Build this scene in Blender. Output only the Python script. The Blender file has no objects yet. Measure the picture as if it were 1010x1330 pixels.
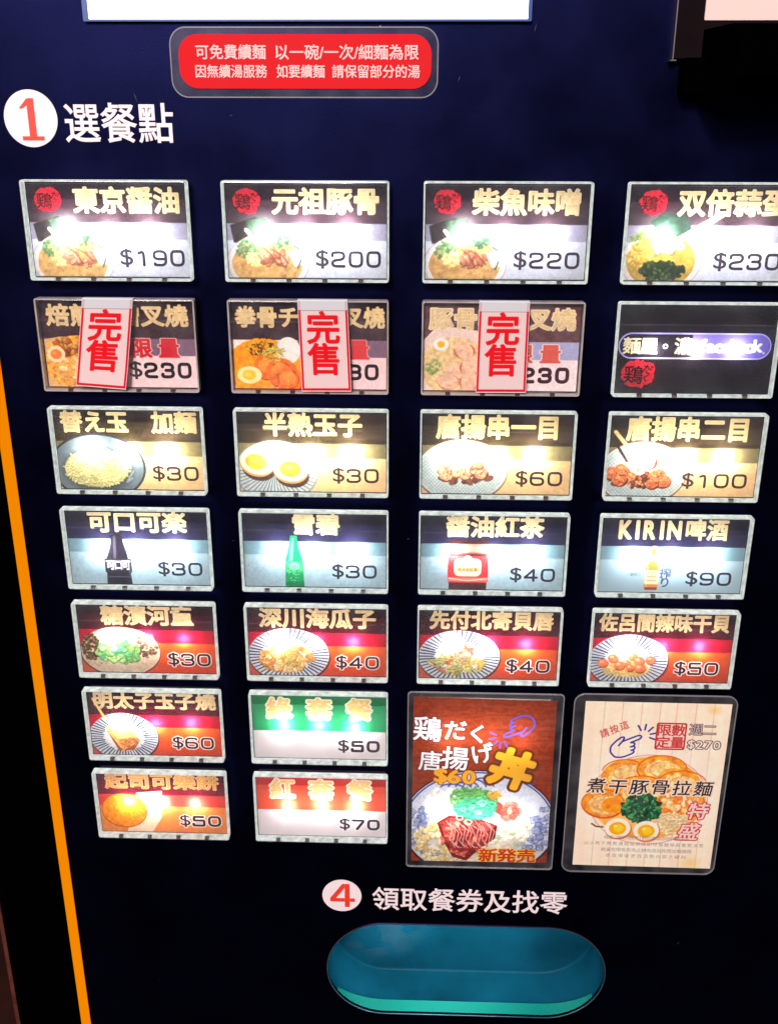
import bpy, bmesh, math, random
import numpy as np
from mathutils import Vector, Matrix

# ------------------------------------------------------------------ camera, light, exposure
# Plane coordinates in millimetres: x to the right, y up the machine front, d out of the front.
Z0 = 1300.0                      # height of the plane origin above the floor
def P(x, y, d=0.0):
    return Vector((x, -d, y + Z0)) * 0.001
SC = bpy.context.scene
COL = SC.collection
CAMP = np.array([139.228, 49.884, 367.446])
CAMR = np.array([[0.9995152, -0.01343825, 0.02808508],
                 [0.00259871, 0.93491688, 0.35485727],
                 [-0.03102588, -0.35461225, 0.93449855]])
FPX = 1298.46
def at(u, v, d=0.0):
    """point of the photograph -> (x, y) on the plane at distance d in front of the panel"""
    r = CAMR @ np.array([(u - 505) / FPX, -(v - 665) / FPX, -1.0])
    t = (d - CAMP[2]) / r[2]
    q = CAMP + t * r
    return float(q[0]), float(q[1])
cam_d = bpy.data.cameras.new('camera')
cam = bpy.data.objects.new('camera', cam_d); COL.objects.link(cam)
M3 = Matrix(((1, 0, 0), (0, 0, -1), (0, 1, 0))) @ Matrix(CAMR.tolist())
cam.matrix_world = Matrix.Translation(P(*CAMP)) @ M3.to_4x4()
cam_d.sensor_fit = 'VERTICAL'; cam_d.sensor_height = 24
cam_d.lens = 24 * FPX / 1330
cam_d.clip_start = 0.01; cam_d.clip_end = 100
SC.camera = cam

w = bpy.data.worlds.new('World'); SC.world = w; w.use_nodes = True
w.node_tree.nodes['Background'].inputs[0].default_value = (0.55, 0.55, 0.75, 1)
w.node_tree.nodes['Background'].inputs[1].default_value = 0.06

def area(name, pos, target, size, watts, col, sy=None):
    l = bpy.data.lights.new(name, 'AREA'); l.energy = watts; l.color = col
    l.size = size
    if sy: l.shape = 'RECTANGLE'; l.size_y = sy
    o = bpy.data.objects.new(name, l); COL.objects.link(o)
    o.location = P(*pos)
    o.rotation_euler = (P(*target) - P(*pos)).to_track_quat('-Z', 'Y').to_euler()
    return o
area('ceiling_lamp', (-80, 810, 1400), (130, -60, 0), 0.20, 28.0, (1.0, 0.86, 0.86))
area('second_ceiling_lamp', (-300, 600, 1500), (130, -160, 0), 0.45, 14.0, (1.0, 0.86, 0.82))

SC.view_settings.view_transform = 'Standard'
SC.view_settings.look = 'None'
SC.view_settings.exposure = 0
SC.view_settings.gamma = 1
SC.render.engine = 'CYCLES'
cy = SC.cycles
cy.use_denoising = True
cy.max_bounces = 8; cy.diffuse_bounces = 4; cy.glossy_bounces = 4
cy.transmission_bounces = 6; cy.transparent_max_bounces = 24
cy.sample_clamp_indirect = 4.0
cy.caustics_reflective = False; cy.caustics_refractive = False
cy.use_light_tree = True

# ------------------------------------------------------------------ materials
def srgb(c):
    return tuple((((v + 0.055) / 1.055) ** 2.4 if v > 0.04045 else v / 12.92) for v in [x / 255 for x in c])
def new_mat(name):
    m = bpy.data.materials.new(name); m.use_nodes = True
    nt = m.node_tree
    for n in list(nt.nodes):
        if n.type != 'OUTPUT_MATERIAL': nt.nodes.remove(n)
    return m, nt, nt.nodes['Material Output']
def principled(name, base, rough=.5, metal=0., spec=.5, emis=None, estr=0., coat=0., tint=None,
               noise=None, bump=None, var=0.0):
    m, nt, out = new_mat(name)
    p = nt.nodes.new('ShaderNodeBsdfPrincipled')
    p.inputs['Base Color'].default_value = (*base, 1)
    p.inputs['Roughness'].default_value = rough
    p.inputs['Metallic'].default_value = metal
    p.inputs['Specular IOR Level'].default_value = spec
    p.inputs['Coat Weight'].default_value = coat
    if tint: p.inputs['Specular Tint'].default_value = (*tint, 1)
    if emis:
        p.inputs['Emission Color'].default_value = (*emis, 1); p.inputs['Emission Strength'].default_value = estr
    tc = nt.nodes.new('ShaderNodeTexCoord')
    if bump:
        n = nt.nodes.new('ShaderNodeTexNoise'); n.inputs['Scale'].default_value = bump[0]; n.inputs['Detail'].default_value = 4
        nt.links.new(tc.outputs['Object'], n.inputs['Vector'])
        b = nt.nodes.new('ShaderNodeBump'); b.inputs['Strength'].default_value = bump[1]; b.inputs['Distance'].default_value = .0003
        nt.links.new(n.outputs['Fac'], b.inputs['Height']); nt.links.new(b.outputs['Normal'], p.inputs['Normal'])
    if var:
        n = nt.nodes.new('ShaderNodeTexNoise'); n.inputs['Scale'].default_value = noise or 60; n.inputs['Detail'].default_value = 6
        nt.links.new(tc.outputs['Object'], n.inputs['Vector'])
        mr = nt.nodes.new('ShaderNodeMapRange'); mr.inputs['From Min'].default_value = .3; mr.inputs['From Max'].default_value = .7
        mr.inputs['To Min'].default_value = 1 - var; mr.inputs['To Max'].default_value = 1 + var
        nt.links.new(n.outputs['Fac'], mr.inputs['Value'])
        mx = nt.nodes.new('ShaderNodeVectorMath'); mx.operation = 'SCALE'
        mx.inputs[0].default_value = base
        nt.links.new(mr.outputs[0], mx.inputs['Scale']); nt.links.new(mx.outputs[0], p.inputs['Base Color'])
        mr2 = nt.nodes.new('ShaderNodeMapRange'); mr2.inputs['From Min'].default_value = .3; mr2.inputs['From Max'].default_value = .7
        mr2.inputs['To Min'].default_value = rough * .85; mr2.inputs['To Max'].default_value = min(1, rough * 1.15)
        nt.links.new(n.outputs['Fac'], mr2.inputs['Value']); nt.links.new(mr2.outputs[0], p.inputs['Roughness'])
    nt.links.new(p.outputs[0], out.inputs[0])
    return m
def clear(name, haze=.03, hazecol=(.8, .85, .85), rough=.08, tintc=(.993, 1, .995), gloss=1.0, ior=1.45, smear=0.0, trans=.0):
    """thin clear plastic: straight-through light, Fresnel gloss and a little milky haze"""
    m, nt, out = new_mat(name); N = nt.nodes; L = nt.links
    tr = N.new('ShaderNodeBsdfTransparent'); tr.inputs[0].default_value = (*tintc, 1)
    gl = N.new('ShaderNodeBsdfGlossy'); gl.inputs['Roughness'].default_value = rough
    gl.inputs[0].default_value = (gloss, gloss, gloss, 1)
    df = N.new('ShaderNodeBsdfDiffuse'); df.inputs[0].default_value = (*hazecol, 1)
    fr = N.new('ShaderNodeFresnel')                      # same reflectance from either side of the thin sheet
    ge = N.new('ShaderNodeNewGeometry'); mi = N.new('ShaderNodeMapRange')
    mi.inputs['To Min'].default_value = ior; mi.inputs['To Max'].default_value = 1 / ior
    L.new(ge.outputs['Backfacing'], mi.inputs['Value']); L.new(mi.outputs[0], fr.inputs[0])
    tl = N.new('ShaderNodeBsdfTranslucent'); tl.inputs[0].default_value = (*hazecol, 1)
    mh = N.new('ShaderNodeMixShader'); mh.inputs[0].default_value = trans
    L.new(df.outputs[0], mh.inputs[1]); L.new(tl.outputs[0], mh.inputs[2])
    m1 = N.new('ShaderNodeMixShader'); m1.inputs[0].default_value = haze
    if smear:
        tc = N.new('ShaderNodeTexCoord'); no = N.new('ShaderNodeTexNoise'); no.inputs['Scale'].default_value = 90; no.inputs['Detail'].default_value = 8
        L.new(tc.outputs['Object'], no.inputs['Vector'])
        mr = N.new('ShaderNodeMapRange'); mr.inputs['From Min'].default_value = .35; mr.inputs['From Max'].default_value = .75
        mr.inputs['To Min'].default_value = haze * (1 - smear); mr.inputs['To Max'].default_value = haze * (1 + 2 * smear)
        L.new(no.outputs['Fac'], mr.inputs['Value']); L.new(mr.outputs[0], m1.inputs[0])
    L.new(tr.outputs[0], m1.inputs[1]); L.new(mh.outputs[0], m1.inputs[2])
    m2 = N.new('ShaderNodeMixShader')
    L.new(fr.outputs[0], m2.inputs[0]); L.new(m1.outputs[0], m2.inputs[1]); L.new(gl.outputs[0], m2.inputs[2])
    L.new(m2.outputs[0], out.inputs[0])
    return m
def emitter(name, col, s):
    m, nt, out = new_mat(name)
    e = nt.nodes.new('ShaderNodeEmission'); e.inputs[0].default_value = (*col, 1); e.inputs[1].default_value = s
    nt.links.new(e.outputs[0], out.inputs[0]); return m
def film(name, img, transl=.55):
    """printed sheet: diffuse in front, lets light from behind through in the colours of the print"""
    m, nt, out = new_mat(name); N = nt.nodes; L = nt.links
    ti = N.new('ShaderNodeTexImage'); ti.image = img; ti.interpolation = 'Cubic'; ti.extension = 'EXTEND'
    d = N.new('ShaderNodeBsdfDiffuse'); t = N.new('ShaderNodeBsdfTranslucent')
    L.new(ti.outputs[0], d.inputs[0]); L.new(ti.outputs[0], t.inputs[0])
    m1 = N.new('ShaderNodeMixShader'); m1.inputs[0].default_value = transl
    L.new(d.outputs[0], m1.inputs[1]); L.new(t.outputs[0], m1.inputs[2]); L.new(m1.outputs[0], out.inputs[0])
    return m

PANEL = principled('navy_panel_paint', (.0042, .0052, .028), .36, 1.0, .5, bump=(2600, .22), noise=35, var=.18)
_nt = PANEL.node_tree; _p = [n for n in _nt.nodes if n.type == 'BSDF_PRINCIPLED'][0]     # sparse specks of dust
_vo = _nt.nodes.new('ShaderNodeTexVoronoi'); _vo.inputs['Scale'].default_value = 55; _tcn = _nt.nodes.new('ShaderNodeTexCoord')
_nt.links.new(_tcn.outputs['Object'], _vo.inputs['Vector'])
_mt = _nt.nodes.new('ShaderNodeMath'); _mt.operation = 'LESS_THAN'; _mt.inputs[1].default_value = .016; _nt.links.new(_vo.outputs['Distance'], _mt.inputs[0])
_mx = _nt.nodes.new('ShaderNodeMix'); _mx.data_type = 'RGBA'; _nt.links.new(_mt.outputs[0], _mx.inputs['Factor'])
_src = _p.inputs['Base Color'].links[0].from_socket; _nt.links.new(_src, _mx.inputs['A']); _mx.inputs['B'].default_value = (.12, .11, .12, 1)
_nt.links.new(_mx.outputs['Result'], _p.inputs['Base Color'])
BLACK = principled('black_plastic', (.0004, .0004, .0005), .7, spec=.0, bump=(900, .1))
DARKBROWN = principled('dark_bezel', (.005, .0018, .003), .5, spec=.05, var=.2)
WOOD = principled('brown_wood', (.018, .005, .003), .5, spec=.2, var=.5, noise=30)
def frame_plastic(name, col, tr, glow=0.0):
    m, nt, out = new_mat(name); N = nt.nodes; L = nt.links
    d = N.new('ShaderNodeBsdfDiffuse'); t = N.new('ShaderNodeBsdfTranslucent'); g = N.new('ShaderNodeBsdfGlossy'); g.inputs['Roughness'].default_value = .15
    tc = N.new('ShaderNodeTexCoord'); no = N.new('ShaderNodeTexNoise'); no.inputs['Scale'].default_value = 420; no.inputs['Detail'].default_value = 6
    L.new(tc.outputs['Object'], no.inputs['Vector'])
    cr = N.new('ShaderNodeValToRGB'); cr.color_ramp.elements[0].position = .3; cr.color_ramp.elements[1].position = .62
    cr.color_ramp.elements[0].color = (*[v * .60 for v in col], 1); cr.color_ramp.elements[1].color = (*col, 1)
    L.new(no.outputs['Fac'], cr.inputs[0]); L.new(cr.outputs[0], d.inputs[0]); L.new(cr.outputs[0], t.inputs[0])
    m1 = N.new('ShaderNodeMixShader'); m1.inputs[0].default_value = tr; L.new(d.outputs[0], m1.inputs[1]); L.new(t.outputs[0], m1.inputs[2])
    m2 = N.new('ShaderNodeMixShader'); m2.inputs[0].default_value = .12; L.new(m1.outputs[0], m2.inputs[1]); L.new(g.outputs[0], m2.inputs[2])
    ad = N.new('ShaderNodeAddShader'); em = N.new('ShaderNodeEmission'); em.inputs[1].default_value = glow   # emission added in place of LED light carried through the rim
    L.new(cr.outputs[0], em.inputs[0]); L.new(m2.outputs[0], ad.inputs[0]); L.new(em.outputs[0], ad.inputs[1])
    tp = N.new('ShaderNodeBsdfTransparent'); m3 = N.new('ShaderNodeMixShader'); m3.inputs[0].default_value = .26
    L.new(ad.outputs[0], m3.inputs[1]); L.new(tp.outputs[0], m3.inputs[2])
    L.new(m3.outputs[0], out.inputs[0]); return m
FRAMEP = frame_plastic('lit_milky_plastic', (.84, .90, .86), .62, .50)  # rim of lit buttons, LED glow added as emission
FRAMEC = principled('unlit_frame_plastic', (.42, .37, .36), .15, spec=.8, var=.3, noise=120)  # same rim plastic, the missing LED light put into a darker colour
REFL = principled('grey_reflector', (.42, .42, .42), .6)
COVER = clear('clear_cover_plastic', haze=.055, smear=.35, rough=.10, trans=.85, hazecol=(.85, .9, 1.0))
COVEROFF = clear('worn_cover_plastic', haze=.016, hazecol=(.9, .85, .85), smear=.6, rough=.12)
POUCH = clear('laminating_film', haze=.014, hazecol=(.75, .7, .75), rough=.16, smear=.7)
POUCHEDGE = clear('laminate_edge', haze=.16, hazecol=(.75, .72, .75), rough=.2)
CLIP = principled('dark_latch', (.035, .018, .018), .4)
ORANGE = emitter('lit_orange_trim', (.90, .245, .0), 1.0)
SCREEN = emitter('screen_glow', (1.0, .98, 1.0), 3.2)
INK = principled('red_ink', (.80, .045, .02), .5)
REDV = principled('red_vinyl', (.60, .010, .014), .75, spec=.15, var=.06)
WHITE = principled('white_vinyl', (.86, .76, .78), .5)
PINKW = principled('pale_pink_print', (.78, .52, .50), .6)
METAL = principled('steel_edge', (.22, .20, .22), .4, 1.0)
STEELB = principled('blue_edge_plastic', (.05, .10, .30), .2, spec=.8, coat=.5)
TEAL = principled('teal_tray_plastic', (.0022, .040, .072), .38, .0, .04, bump=(1500, .35), var=.45, noise=28)  # uneven tone stands in for blotchy reflections
TEALLIP = principled('teal_lip_plastic', (.003, .15, .125), .6, spec=.1)  # light on the tray bottom put into a brighter colour
TAPE = principled('pale_tape', (.68, .72, .75), .3)

# ------------------------------------------------------------------ glyphs drawn from Blender's own font
_tc = bpy.data.curves.new('glyph_source', 'FONT'); _to = bpy.data.objects.new('glyph_source', _tc); COL.objects.link(_to)
def text_mesh(s):
    _tc.body = s; bpy.context.view_layer.update()
    dg = bpy.context.evaluated_depsgraph_get()
    me = bpy.data.meshes.new_from_object(_to.evaluated_get(dg)); me.calc_loop_triangles()
    v = np.array([x.co[:2] for x in me.vertices]).reshape(-1, 2); t = np.array([x.vertices[:] for x in me.loop_triangles]).reshape(-1, 3)
    bpy.data.meshes.remove(me); return v, t
_v, _ = text_mesh('國'); EMB = (_v[:, 0].min(), _v[:, 1].min(), _v[:, 0].max(), _v[:, 1].max())
EMS = max(EMB[2] - EMB[0], EMB[3] - EMB[1]) * 1.06
NG = 110; PADG = 22
_gc = {}
def glyph(ch):
    """coverage mask of one character, (NG+2*PADG) square, y down; 1 em = NG"""
    if ch in _gc: return _gc[ch]
    v, t = text_mesh(ch); S = NG + 2 * PADG; SS = 2
    a = np.zeros((S * SS, S * SS), np.float32)
    if len(v):
        wide = ord(ch) > 0x2000
        cx = (EMB[0] + EMB[2]) / 2 if wide else (v[:, 0].min() + v[:, 0].max()) / 2
        cyy = (EMB[1] + EMB[3]) / 2 if wide else (v[:, 1].min() + v[:, 1].max()) / 2
        sc = NG / EMS if wide else NG / EMS
        px = ((v[:, 0] - cx) * sc + S / 2) * SS; py = (S / 2 - (v[:, 1] - cyy) * sc) * SS
        for tri in t:
            x = px[tri]; y = py[tri]
            x0 = max(int(x.min()), 0); x1 = min(int(x.max()) + 2, S * SS); y0 = max(int(y.min()), 0); y1 = min(int(y.max()) + 2, S * SS)
            if x1 <= x0 or y1 <= y0: continue
            X = np.arange(x0, x1) + .5; Y = (np.arange(y0, y1) + .5)[:, None]
            e = [(x[(k + 1) % 3] - x[k]) * (Y - y[k]) - (y[(k + 1) % 3] - y[k]) * (X - x[k]) for k in range(3)]
            ins = ((e[0] >= 0) & (e[1] >= 0) & (e[2] >= 0)) | ((e[0] <= 0) & (e[1] <= 0) & (e[2] <= 0))
            a[y0:y1, x0:x1] = np.maximum(a[y0:y1, x0:x1], ins)
    a = a.reshape(S, SS, S, SS).mean((1, 3))
    _gc[ch] = a; return a
_dc = {}
def dilated(ch, r):
    k = (ch, round(r, 1))
    if k in _dc: return _dc[k]
    a = glyph(ch); o = a.copy(); R = int(math.ceil(r))
    for dy in range(-R, R + 1):
        for dx in range(-R, R + 1):
            d = math.hypot(dx, dy)
            if d > r + .5 or (dx == 0 and dy == 0): continue
            wgt = min(1, r + .5 - d)
            s = np.roll(np.roll(a, dy, 0), dx, 1); np.maximum(o, s * wgt, out=o)
    _dc[k] = o; return o

# ------------------------------------------------------------------ a small 2-D painter for the flat prints
def fbm(h, w_, cell, seed, octv=4):
    rs = np.random.RandomState(seed); out = np.zeros((h, w_), np.float32); amp = 1; tot = 0
    for o in range(octv):
        c = max(cell / 2 ** o, 1.0); gh = int(h / c) + 3; gw = int(w_ / c) + 3
        g = rs.rand(gh, gw).astype(np.float32)
        y = np.arange(h) / c; x = np.arange(w_) / c; yi = y.astype(int); xi = x.astype(int)
        fy = (y - yi)[:, None]; fx = (x - xi)[None]; fy = fy * fy * (3 - 2 * fy); fx = fx * fx * (3 - 2 * fx)
        out += amp * ((g[yi][:, xi] * (1 - fx) + g[yi][:, xi + 1] * fx) * (1 - fy) + (g[yi + 1][:, xi] * (1 - fx) + g[yi + 1][:, xi + 1] * fx) * fy)
        tot += amp; amp *= .55
    return out / tot
class Canvas:
    def __init__(s, W, H, n, bg, seed=1):
        s.W, s.H, s.n = W, H, n; s.w = int(W * n); s.h = int(H * n); s.seed = seed
        s.a = np.zeros((s.h, s.w, 3), np.float32); s.a[:] = np.array(bg) / 255.
        s.noise = fbm(s.h, s.w, n * 2.2, seed); s.fine = fbm(s.h, s.w, n * .7, seed + 7, 3)
        s.r = random.Random(seed)
    def box(s, x0, y0, x1, y1):
        a = max(int(x0 * s.n) - 2, 0); b = min(int(x1 * s.n) + 3, s.w); c = max(int(y0 * s.n) - 2, 0); d = min(int(y1 * s.n) + 3, s.h)
        if b <= a or d <= c: return None
        return slice(c, d), slice(a, b), (np.arange(a, b) + .5)[None] / s.n, ((np.arange(c, d) + .5) / s.n)[:, None]
    def put(s, sy, sx, m, col, alpha=1, tex=0.0, fine=0.0):
        c = np.array(col, np.float32) / 255.
        if tex or fine:
            k = 1 + tex * 2 * (s.noise[sy, sx] - .5) + fine * 2 * (s.fine[sy, sx] - .5)
            c = np.clip(c[None, None] * k[..., None], 0, 1)
        m = (m * alpha)[..., None]
        s.a[sy, sx] = s.a[sy, sx] * (1 - m) + c * m
    def rect(s, x0, y0, x1, y1, col, **k):
        b = s.box(x0, y0, x1, y1)
        if b is None: return
        sy, sx, X, Y = b; f = lambda d: np.clip(d * s.n + .5, 0, 1)
        s.put(sy, sx, f(X - x0) * f(x1 - X) * f(Y - y0) * f(y1 - Y), col, **k)
    def rrect(s, x0, y0, x1, y1, r, col, **k):
        b = s.box(x0, y0, x1, y1)
        if b is None: return
        sy, sx, X, Y = b
        dx = np.maximum(np.abs(X - (x0 + x1) / 2) - (x1 - x0) / 2 + r, 0); dy = np.maximum(np.abs(Y - (y0 + y1) / 2) - (y1 - y0) / 2 + r, 0)
        s.put(sy, sx, np.clip((r - np.hypot(dx, dy)) * s.n + .5, 0, 1), col, **k)
    def ell(s, cx, cy, rx, ry, col, rot=0, soft=None, wob=0, **k):
        R = max(rx, ry) * (1.3 if (soft or wob) else 1.05) + .3; b = s.box(cx - R, cy - R, cx + R, cy + R)
        if b is None: return
        sy, sx, X, Y = b; c, q = math.cos(rot), math.sin(rot)
        u = (X - cx) * c + (Y - cy) * q; v = -(X - cx) * q + (Y - cy) * c
        d = 1 - np.sqrt((u / rx) ** 2 + (v / ry) ** 2)
        if wob: d = d + wob * 2 * (s.noise[sy, sx] - .5)
        e = soft if soft else 1 / (min(rx, ry) * s.n)
        s.put(sy, sx, np.clip(d / e + (0 if soft else .5), 0, 1), col, **k)
    def poly(s, pts, col, **k):
        xs = [p[0] for p in pts]; ys = [p[1] for p in pts]; b = s.box(min(xs), min(ys), max(xs), max(ys))
        if b is None: return
        sy, sx, X, Y = b; m = np.zeros((Y.shape[0], X.shape[1]), np.float32)
        for ox, oy in ((-.25, -.25), (.25, -.25), (-.25, .25), (.25, .25)):
            xx = X + ox / s.n; yy = Y + oy / s.n; ins = np.zeros(m.shape, bool)
            for (xa, ya), (xb, yb) in zip(pts, pts[1:] + pts[:1]):
                if ya == yb: continue
                ins ^= ((yy > ya) != (yy > yb)) & (xx < (xb - xa) * (yy - ya) / (yb - ya) + xa)
            m += ins * .25
        s.put(sy, sx, m, col, **k)
    def line(s, pts, wd, col, taper=0, **k):
        xs = [p[0] for p in pts]; ys = [p[1] for p in pts]; b = s.box(min(xs) - wd, min(ys) - wd, max(xs) + wd, max(ys) + wd)
        if b is None: return
        sy, sx, X, Y = b; D = np.full((Y.shape[0], X.shape[1]), 1e9, np.float32)
        for (xa, ya), (xb, yb) in zip(pts[:-1], pts[1:]):
            vx, vy = xb - xa, yb - ya; L = vx * vx + vy * vy + 1e-9
            t = np.clip(((X - xa) * vx + (Y - ya) * vy) / L, 0, 1)
            D = np.minimum(D, np.hypot(X - xa - t * vx, Y - ya - t * vy))
        s.put(sy, sx, np.clip((wd / 2 - D) * s.n + .5, 0, 1), col, **k)
    def char(s, ch, cx, cy, w_, h_, col, bold=0, rot=0, shear=0, alpha=1, grad=None, tex=0):
        """one character centred at cx, cy, its em w_ by h_ units"""
        g = dilated(ch, bold) if bold else glyph(ch); S = g.shape[0]
        R = max(w_, h_) * .95; b = s.box(cx - R, cy - R, cx + R, cy + R)
        if b is None: return
        sy, sx, X, Y = b; c, q = math.cos(rot), math.sin(rot)
        u = (X - cx) * c + (Y - cy) * q; v = -(X - cx) * q + (Y - cy) * c
        u = u + v * shear
        gx = u / w_ * NG + S / 2 - .5; gy = v / h_ * NG + S / 2 - .5
        ok = (gx >= 0) & (gx < S - 1.01) & (gy >= 0) & (gy < S - 1.01)
        gx = np.clip(gx, 0, S - 1.01); gy = np.clip(gy, 0, S - 1.01); xi = gx.astype(int); yi = gy.astype(int); fx = gx - xi; fy = gy - yi
        m = (g[yi, xi] * (1 - fx) + g[yi, xi + 1] * fx) * (1 - fy) + (g[yi + 1, xi] * (1 - fx) + g[yi + 1, xi + 1] * fx) * fy
        s.put(sy, sx, m * ok, col, alpha=alpha, tex=tex)
    def text(s, st, x0, x1, y0, y1, col, bold=0, **k):
        n = len(st); p = (x1 - x0) / n
        for i, ch in enumerate(st):
            if ch != ' ': s.char(ch, x0 + p * (i + .5), (y0 + y1) / 2, p * k.get('fill', 1.0), y1 - y0, col, bold, **{a: b for a, b in k.items() if a != 'fill'})
    def soften(s, k=1, q=1.0):
        """the slight softness and grain of a printed photograph"""
        for _ in range(k):
            a = s.a; s.a = (a + np.roll(a, 1, 0) + np.roll(a, -1, 0) + np.roll(a, 1, 1) + np.roll(a, -1, 1)) / 5
        s.a = np.clip(s.a * (1 + .16 * q * (s.fine - .5) + .14 * q * (s.noise - .5))[..., None], 0, 1)
    def saturate(s, k, g=1.0):
        l = s.a.mean(2, keepdims=True); s.a = np.clip((l + (s.a - l) * k) * g, 0, 1)
    def image(s, name):
        im = bpy.data.images.new(name, s.w, s.h)
        px = np.ones((s.h, s.w, 4), np.float32); px[..., :3] = np.clip(s.a[::-1], 0, 1)
        im.pixels.foreach_set(px.ravel()); im.update(); im.pack(); return im

def rounded(pts, r):
    out = [pts[0]]
    for a, b, c in zip(pts[:-2], pts[1:-1], pts[2:]):
        la = math.dist(a, b); lc = math.dist(b, c); ra = min(r, la * .5) / la; rc = min(r, lc * .5) / lc
        p = (b[0] + (a[0] - b[0]) * ra, b[1] + (a[1] - b[1]) * ra); q = (b[0] + (c[0] - b[0]) * rc, b[1] + (c[1] - b[1]) * rc)
        for t in (0, .25, .5, .75, 1): out.append(((1 - t) ** 2 * p[0] + 2 * t * (1 - t) * b[0] + t * t * q[0], (1 - t) ** 2 * p[1] + 2 * t * (1 - t) * b[1] + t * t * q[1]))
    out.append(pts[-1]); return out
DG = {'0': [[(.5, 0), (0, 0), (0, 1), (1, 1), (1, 0), (.5, 0)]], '1': [[(.22, .14), (.62, 0), (.62, 1)]],
      '2': [[(.02, .24), (.02, 0), (1, 0), (1, .5), (.02, .58), (.02, 1), (1, 1)]],
      '3': [[(.02, .2), (.02, 0), (.97, 0), (.97, .49), (.35, .49)], [(.35, .49), (1, .49), (1, 1), (0, 1), (0, .8)]],
      '4': [[(.74, 1), (.74, 0), (0, .72), (1, .72)]], '5': [[(.93, 0), (.06, 0), (.06, .42), (1, .42), (1, 1), (0, 1), (0, .8)]],
      '6': [[(.95, .12), (.95, 0), (0, 0), (0, 1), (1, 1), (1, .44), (.02, .44)]], '7': [[(0, 0), (1, 0), (1, .16), (.4, 1)]],
      '9': [[(.05, .88), (.05, 1), (1, 1), (1, 0), (0, 0), (0, .56), (.98, .56)]]}
def price(c, st, x1, y0, y1, dw=9.2, gap=2.0, wd=1.7, col=(38, 24, 34), halo=None, dollar_w=7.5):
    """wide squared numerals ending at x1, dollar sign before them"""
    digits = st[1:]; n = len(digits); x0 = x1 - n * dw - (n - 1) * gap
    passes = ([(halo, wd + 1.5)] if halo else []) + [(col, wd)]
    for cc, ww in passes:
        for i, ch in enumerate(digits):
            ox = x0 + i * (dw + gap)
            for path in DG[ch]:
                r = .04 if ch in '47' else (.07 if ch == '5' else .34)
                pp = rounded([(ox + ww * 0 + wd / 2 + px * (dw - wd), y0 + wd / 2 + py * (y1 - y0 - wd)) for px, py in path], r * dw if ch not in '47' else .3)
                c.line(pp, ww, cc)
        c.char('$', x0 - dollar_w * .72, (y0 + y1) / 2, (y1 - y0) * 1.55, (y1 - y0) * 1.28, cc, bold=(7 if halo and cc is halo else 1.2))

# -------- pieces of food, as printed on the cards
def scatter(c, cx, cy, rx, ry, n, sz, cols, dark=(60, 40, 20), da=.5, asp=.6, gauss=False):
    r = c.r
    for _ in range(n):
        while True:
            u, v = r.uniform(-1, 1), r.uniform(-1, 1)
            if u * u + v * v < 1: break
        x = cx + u * rx; y = cy + v * ry; q = sz * r.uniform(.6, 1.3); a = r.uniform(0, 3.14)
        col = r.choice(cols)
        if da: c.ell(x + .15, y + .25, q * 1.1, q * asp * 1.15, dark, a, alpha=da)
        c.ell(x, y, q, q * asp, col, a, tex=.15)
        c.ell(x - q * .2, y - q * .2, q * .45, q * asp * .35, tuple(min(255, k + 40) for k in col), a, alpha=.6)
def noodles(c, cx, cy, rx, ry, n, col, dark, wd=.55, L=9):
    r = c.r
    for _ in range(n):
        t = r.uniform(0, 6.28); k = math.sqrt(r.random()) * .92; x = cx + rx * k * math.cos(t); y = cy + ry * k * math.sin(t)
        a = r.uniform(0, 6.28); cur = r.uniform(-.5, .5); pts = [(x, y)]
        for i in range(10):
            a += cur + r.uniform(-.15, .15); x += math.cos(a) * L / 10; y += math.sin(a) * L / 10 * .7
            if ((x - cx) / rx) ** 2 + ((y - cy) / ry) ** 2 > 1.08: break
            pts.append((x, y))
        if len(pts) > 2:
            sh = r.uniform(.8, 1.08)
            c.line([(p[0] + .12, p[1] + .3) for p in pts], wd * 1.25, dark, alpha=.65); c.line(pts, wd, tuple(min(255, v * sh) for v in col))
def ringed_plate(c, cx, cy, rx, ry, n=48, ink=(40, 60, 100), inner=.62, base=(214, 220, 226), rim=True, wd=.95):
    c.ell(cx + .4, cy + 1.0, rx * 1.02, ry * 1.04, (25, 15, 20), alpha=.7)
    c.ell(cx, cy, rx, ry, base)
    for i in range(n):
        t = 6.2832 * i / n; q = inner + .03 * math.sin(i * 2.3)
        c.line([(cx + rx * q * math.cos(t), cy + ry * q * math.sin(t)), (cx + rx * .985 * math.cos(t), cy + ry * .985 * math.sin(t))], wd * c.r.uniform(.7, 1.2), ink, alpha=.9)
    c.ell(cx, cy, rx * inner, ry * inner, (238, 240, 238), soft=.25)
    if rim:
        pts = [(cx + rx * .995 * math.cos(k * .05), cy + ry * .995 * math.sin(k * .05)) for k in range(127)]
        c.line(pts, .35, (250, 250, 250), alpha=.8)
def ramen_bowl(c, cx, cy, rx, ry, broth=(212, 160, 96), rim=(245, 240, 238)):
    c.ell(cx, cy, rx, ry, (170, 120, 110)); c.ell(cx, cy, rx * .985, ry * .985, rim); c.ell(cx, cy, rx * .95, ry * .95, (210, 150, 130), alpha=.35)
    c.ell(cx, cy, rx * .93, ry * .93, rim); c.ell(cx - .3, cy + .3, rx * .86, ry * .85, broth, tex=.22, wob=.03)
    c.ell(cx - 4, cy + ry * .45, rx * .45, ry * .2, (250, 200, 110), soft=.6, alpha=.55)
def gradient(c, y0, y1, ca, cb):
    for i in range(int(y0 * c.n), min(int(y1 * c.n), c.h)):
        t = (i / c.n - y0) / (y1 - y0); c.a[i] = (np.array(ca) * (1 - t) + np.array(cb) * t) / 255.
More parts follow.
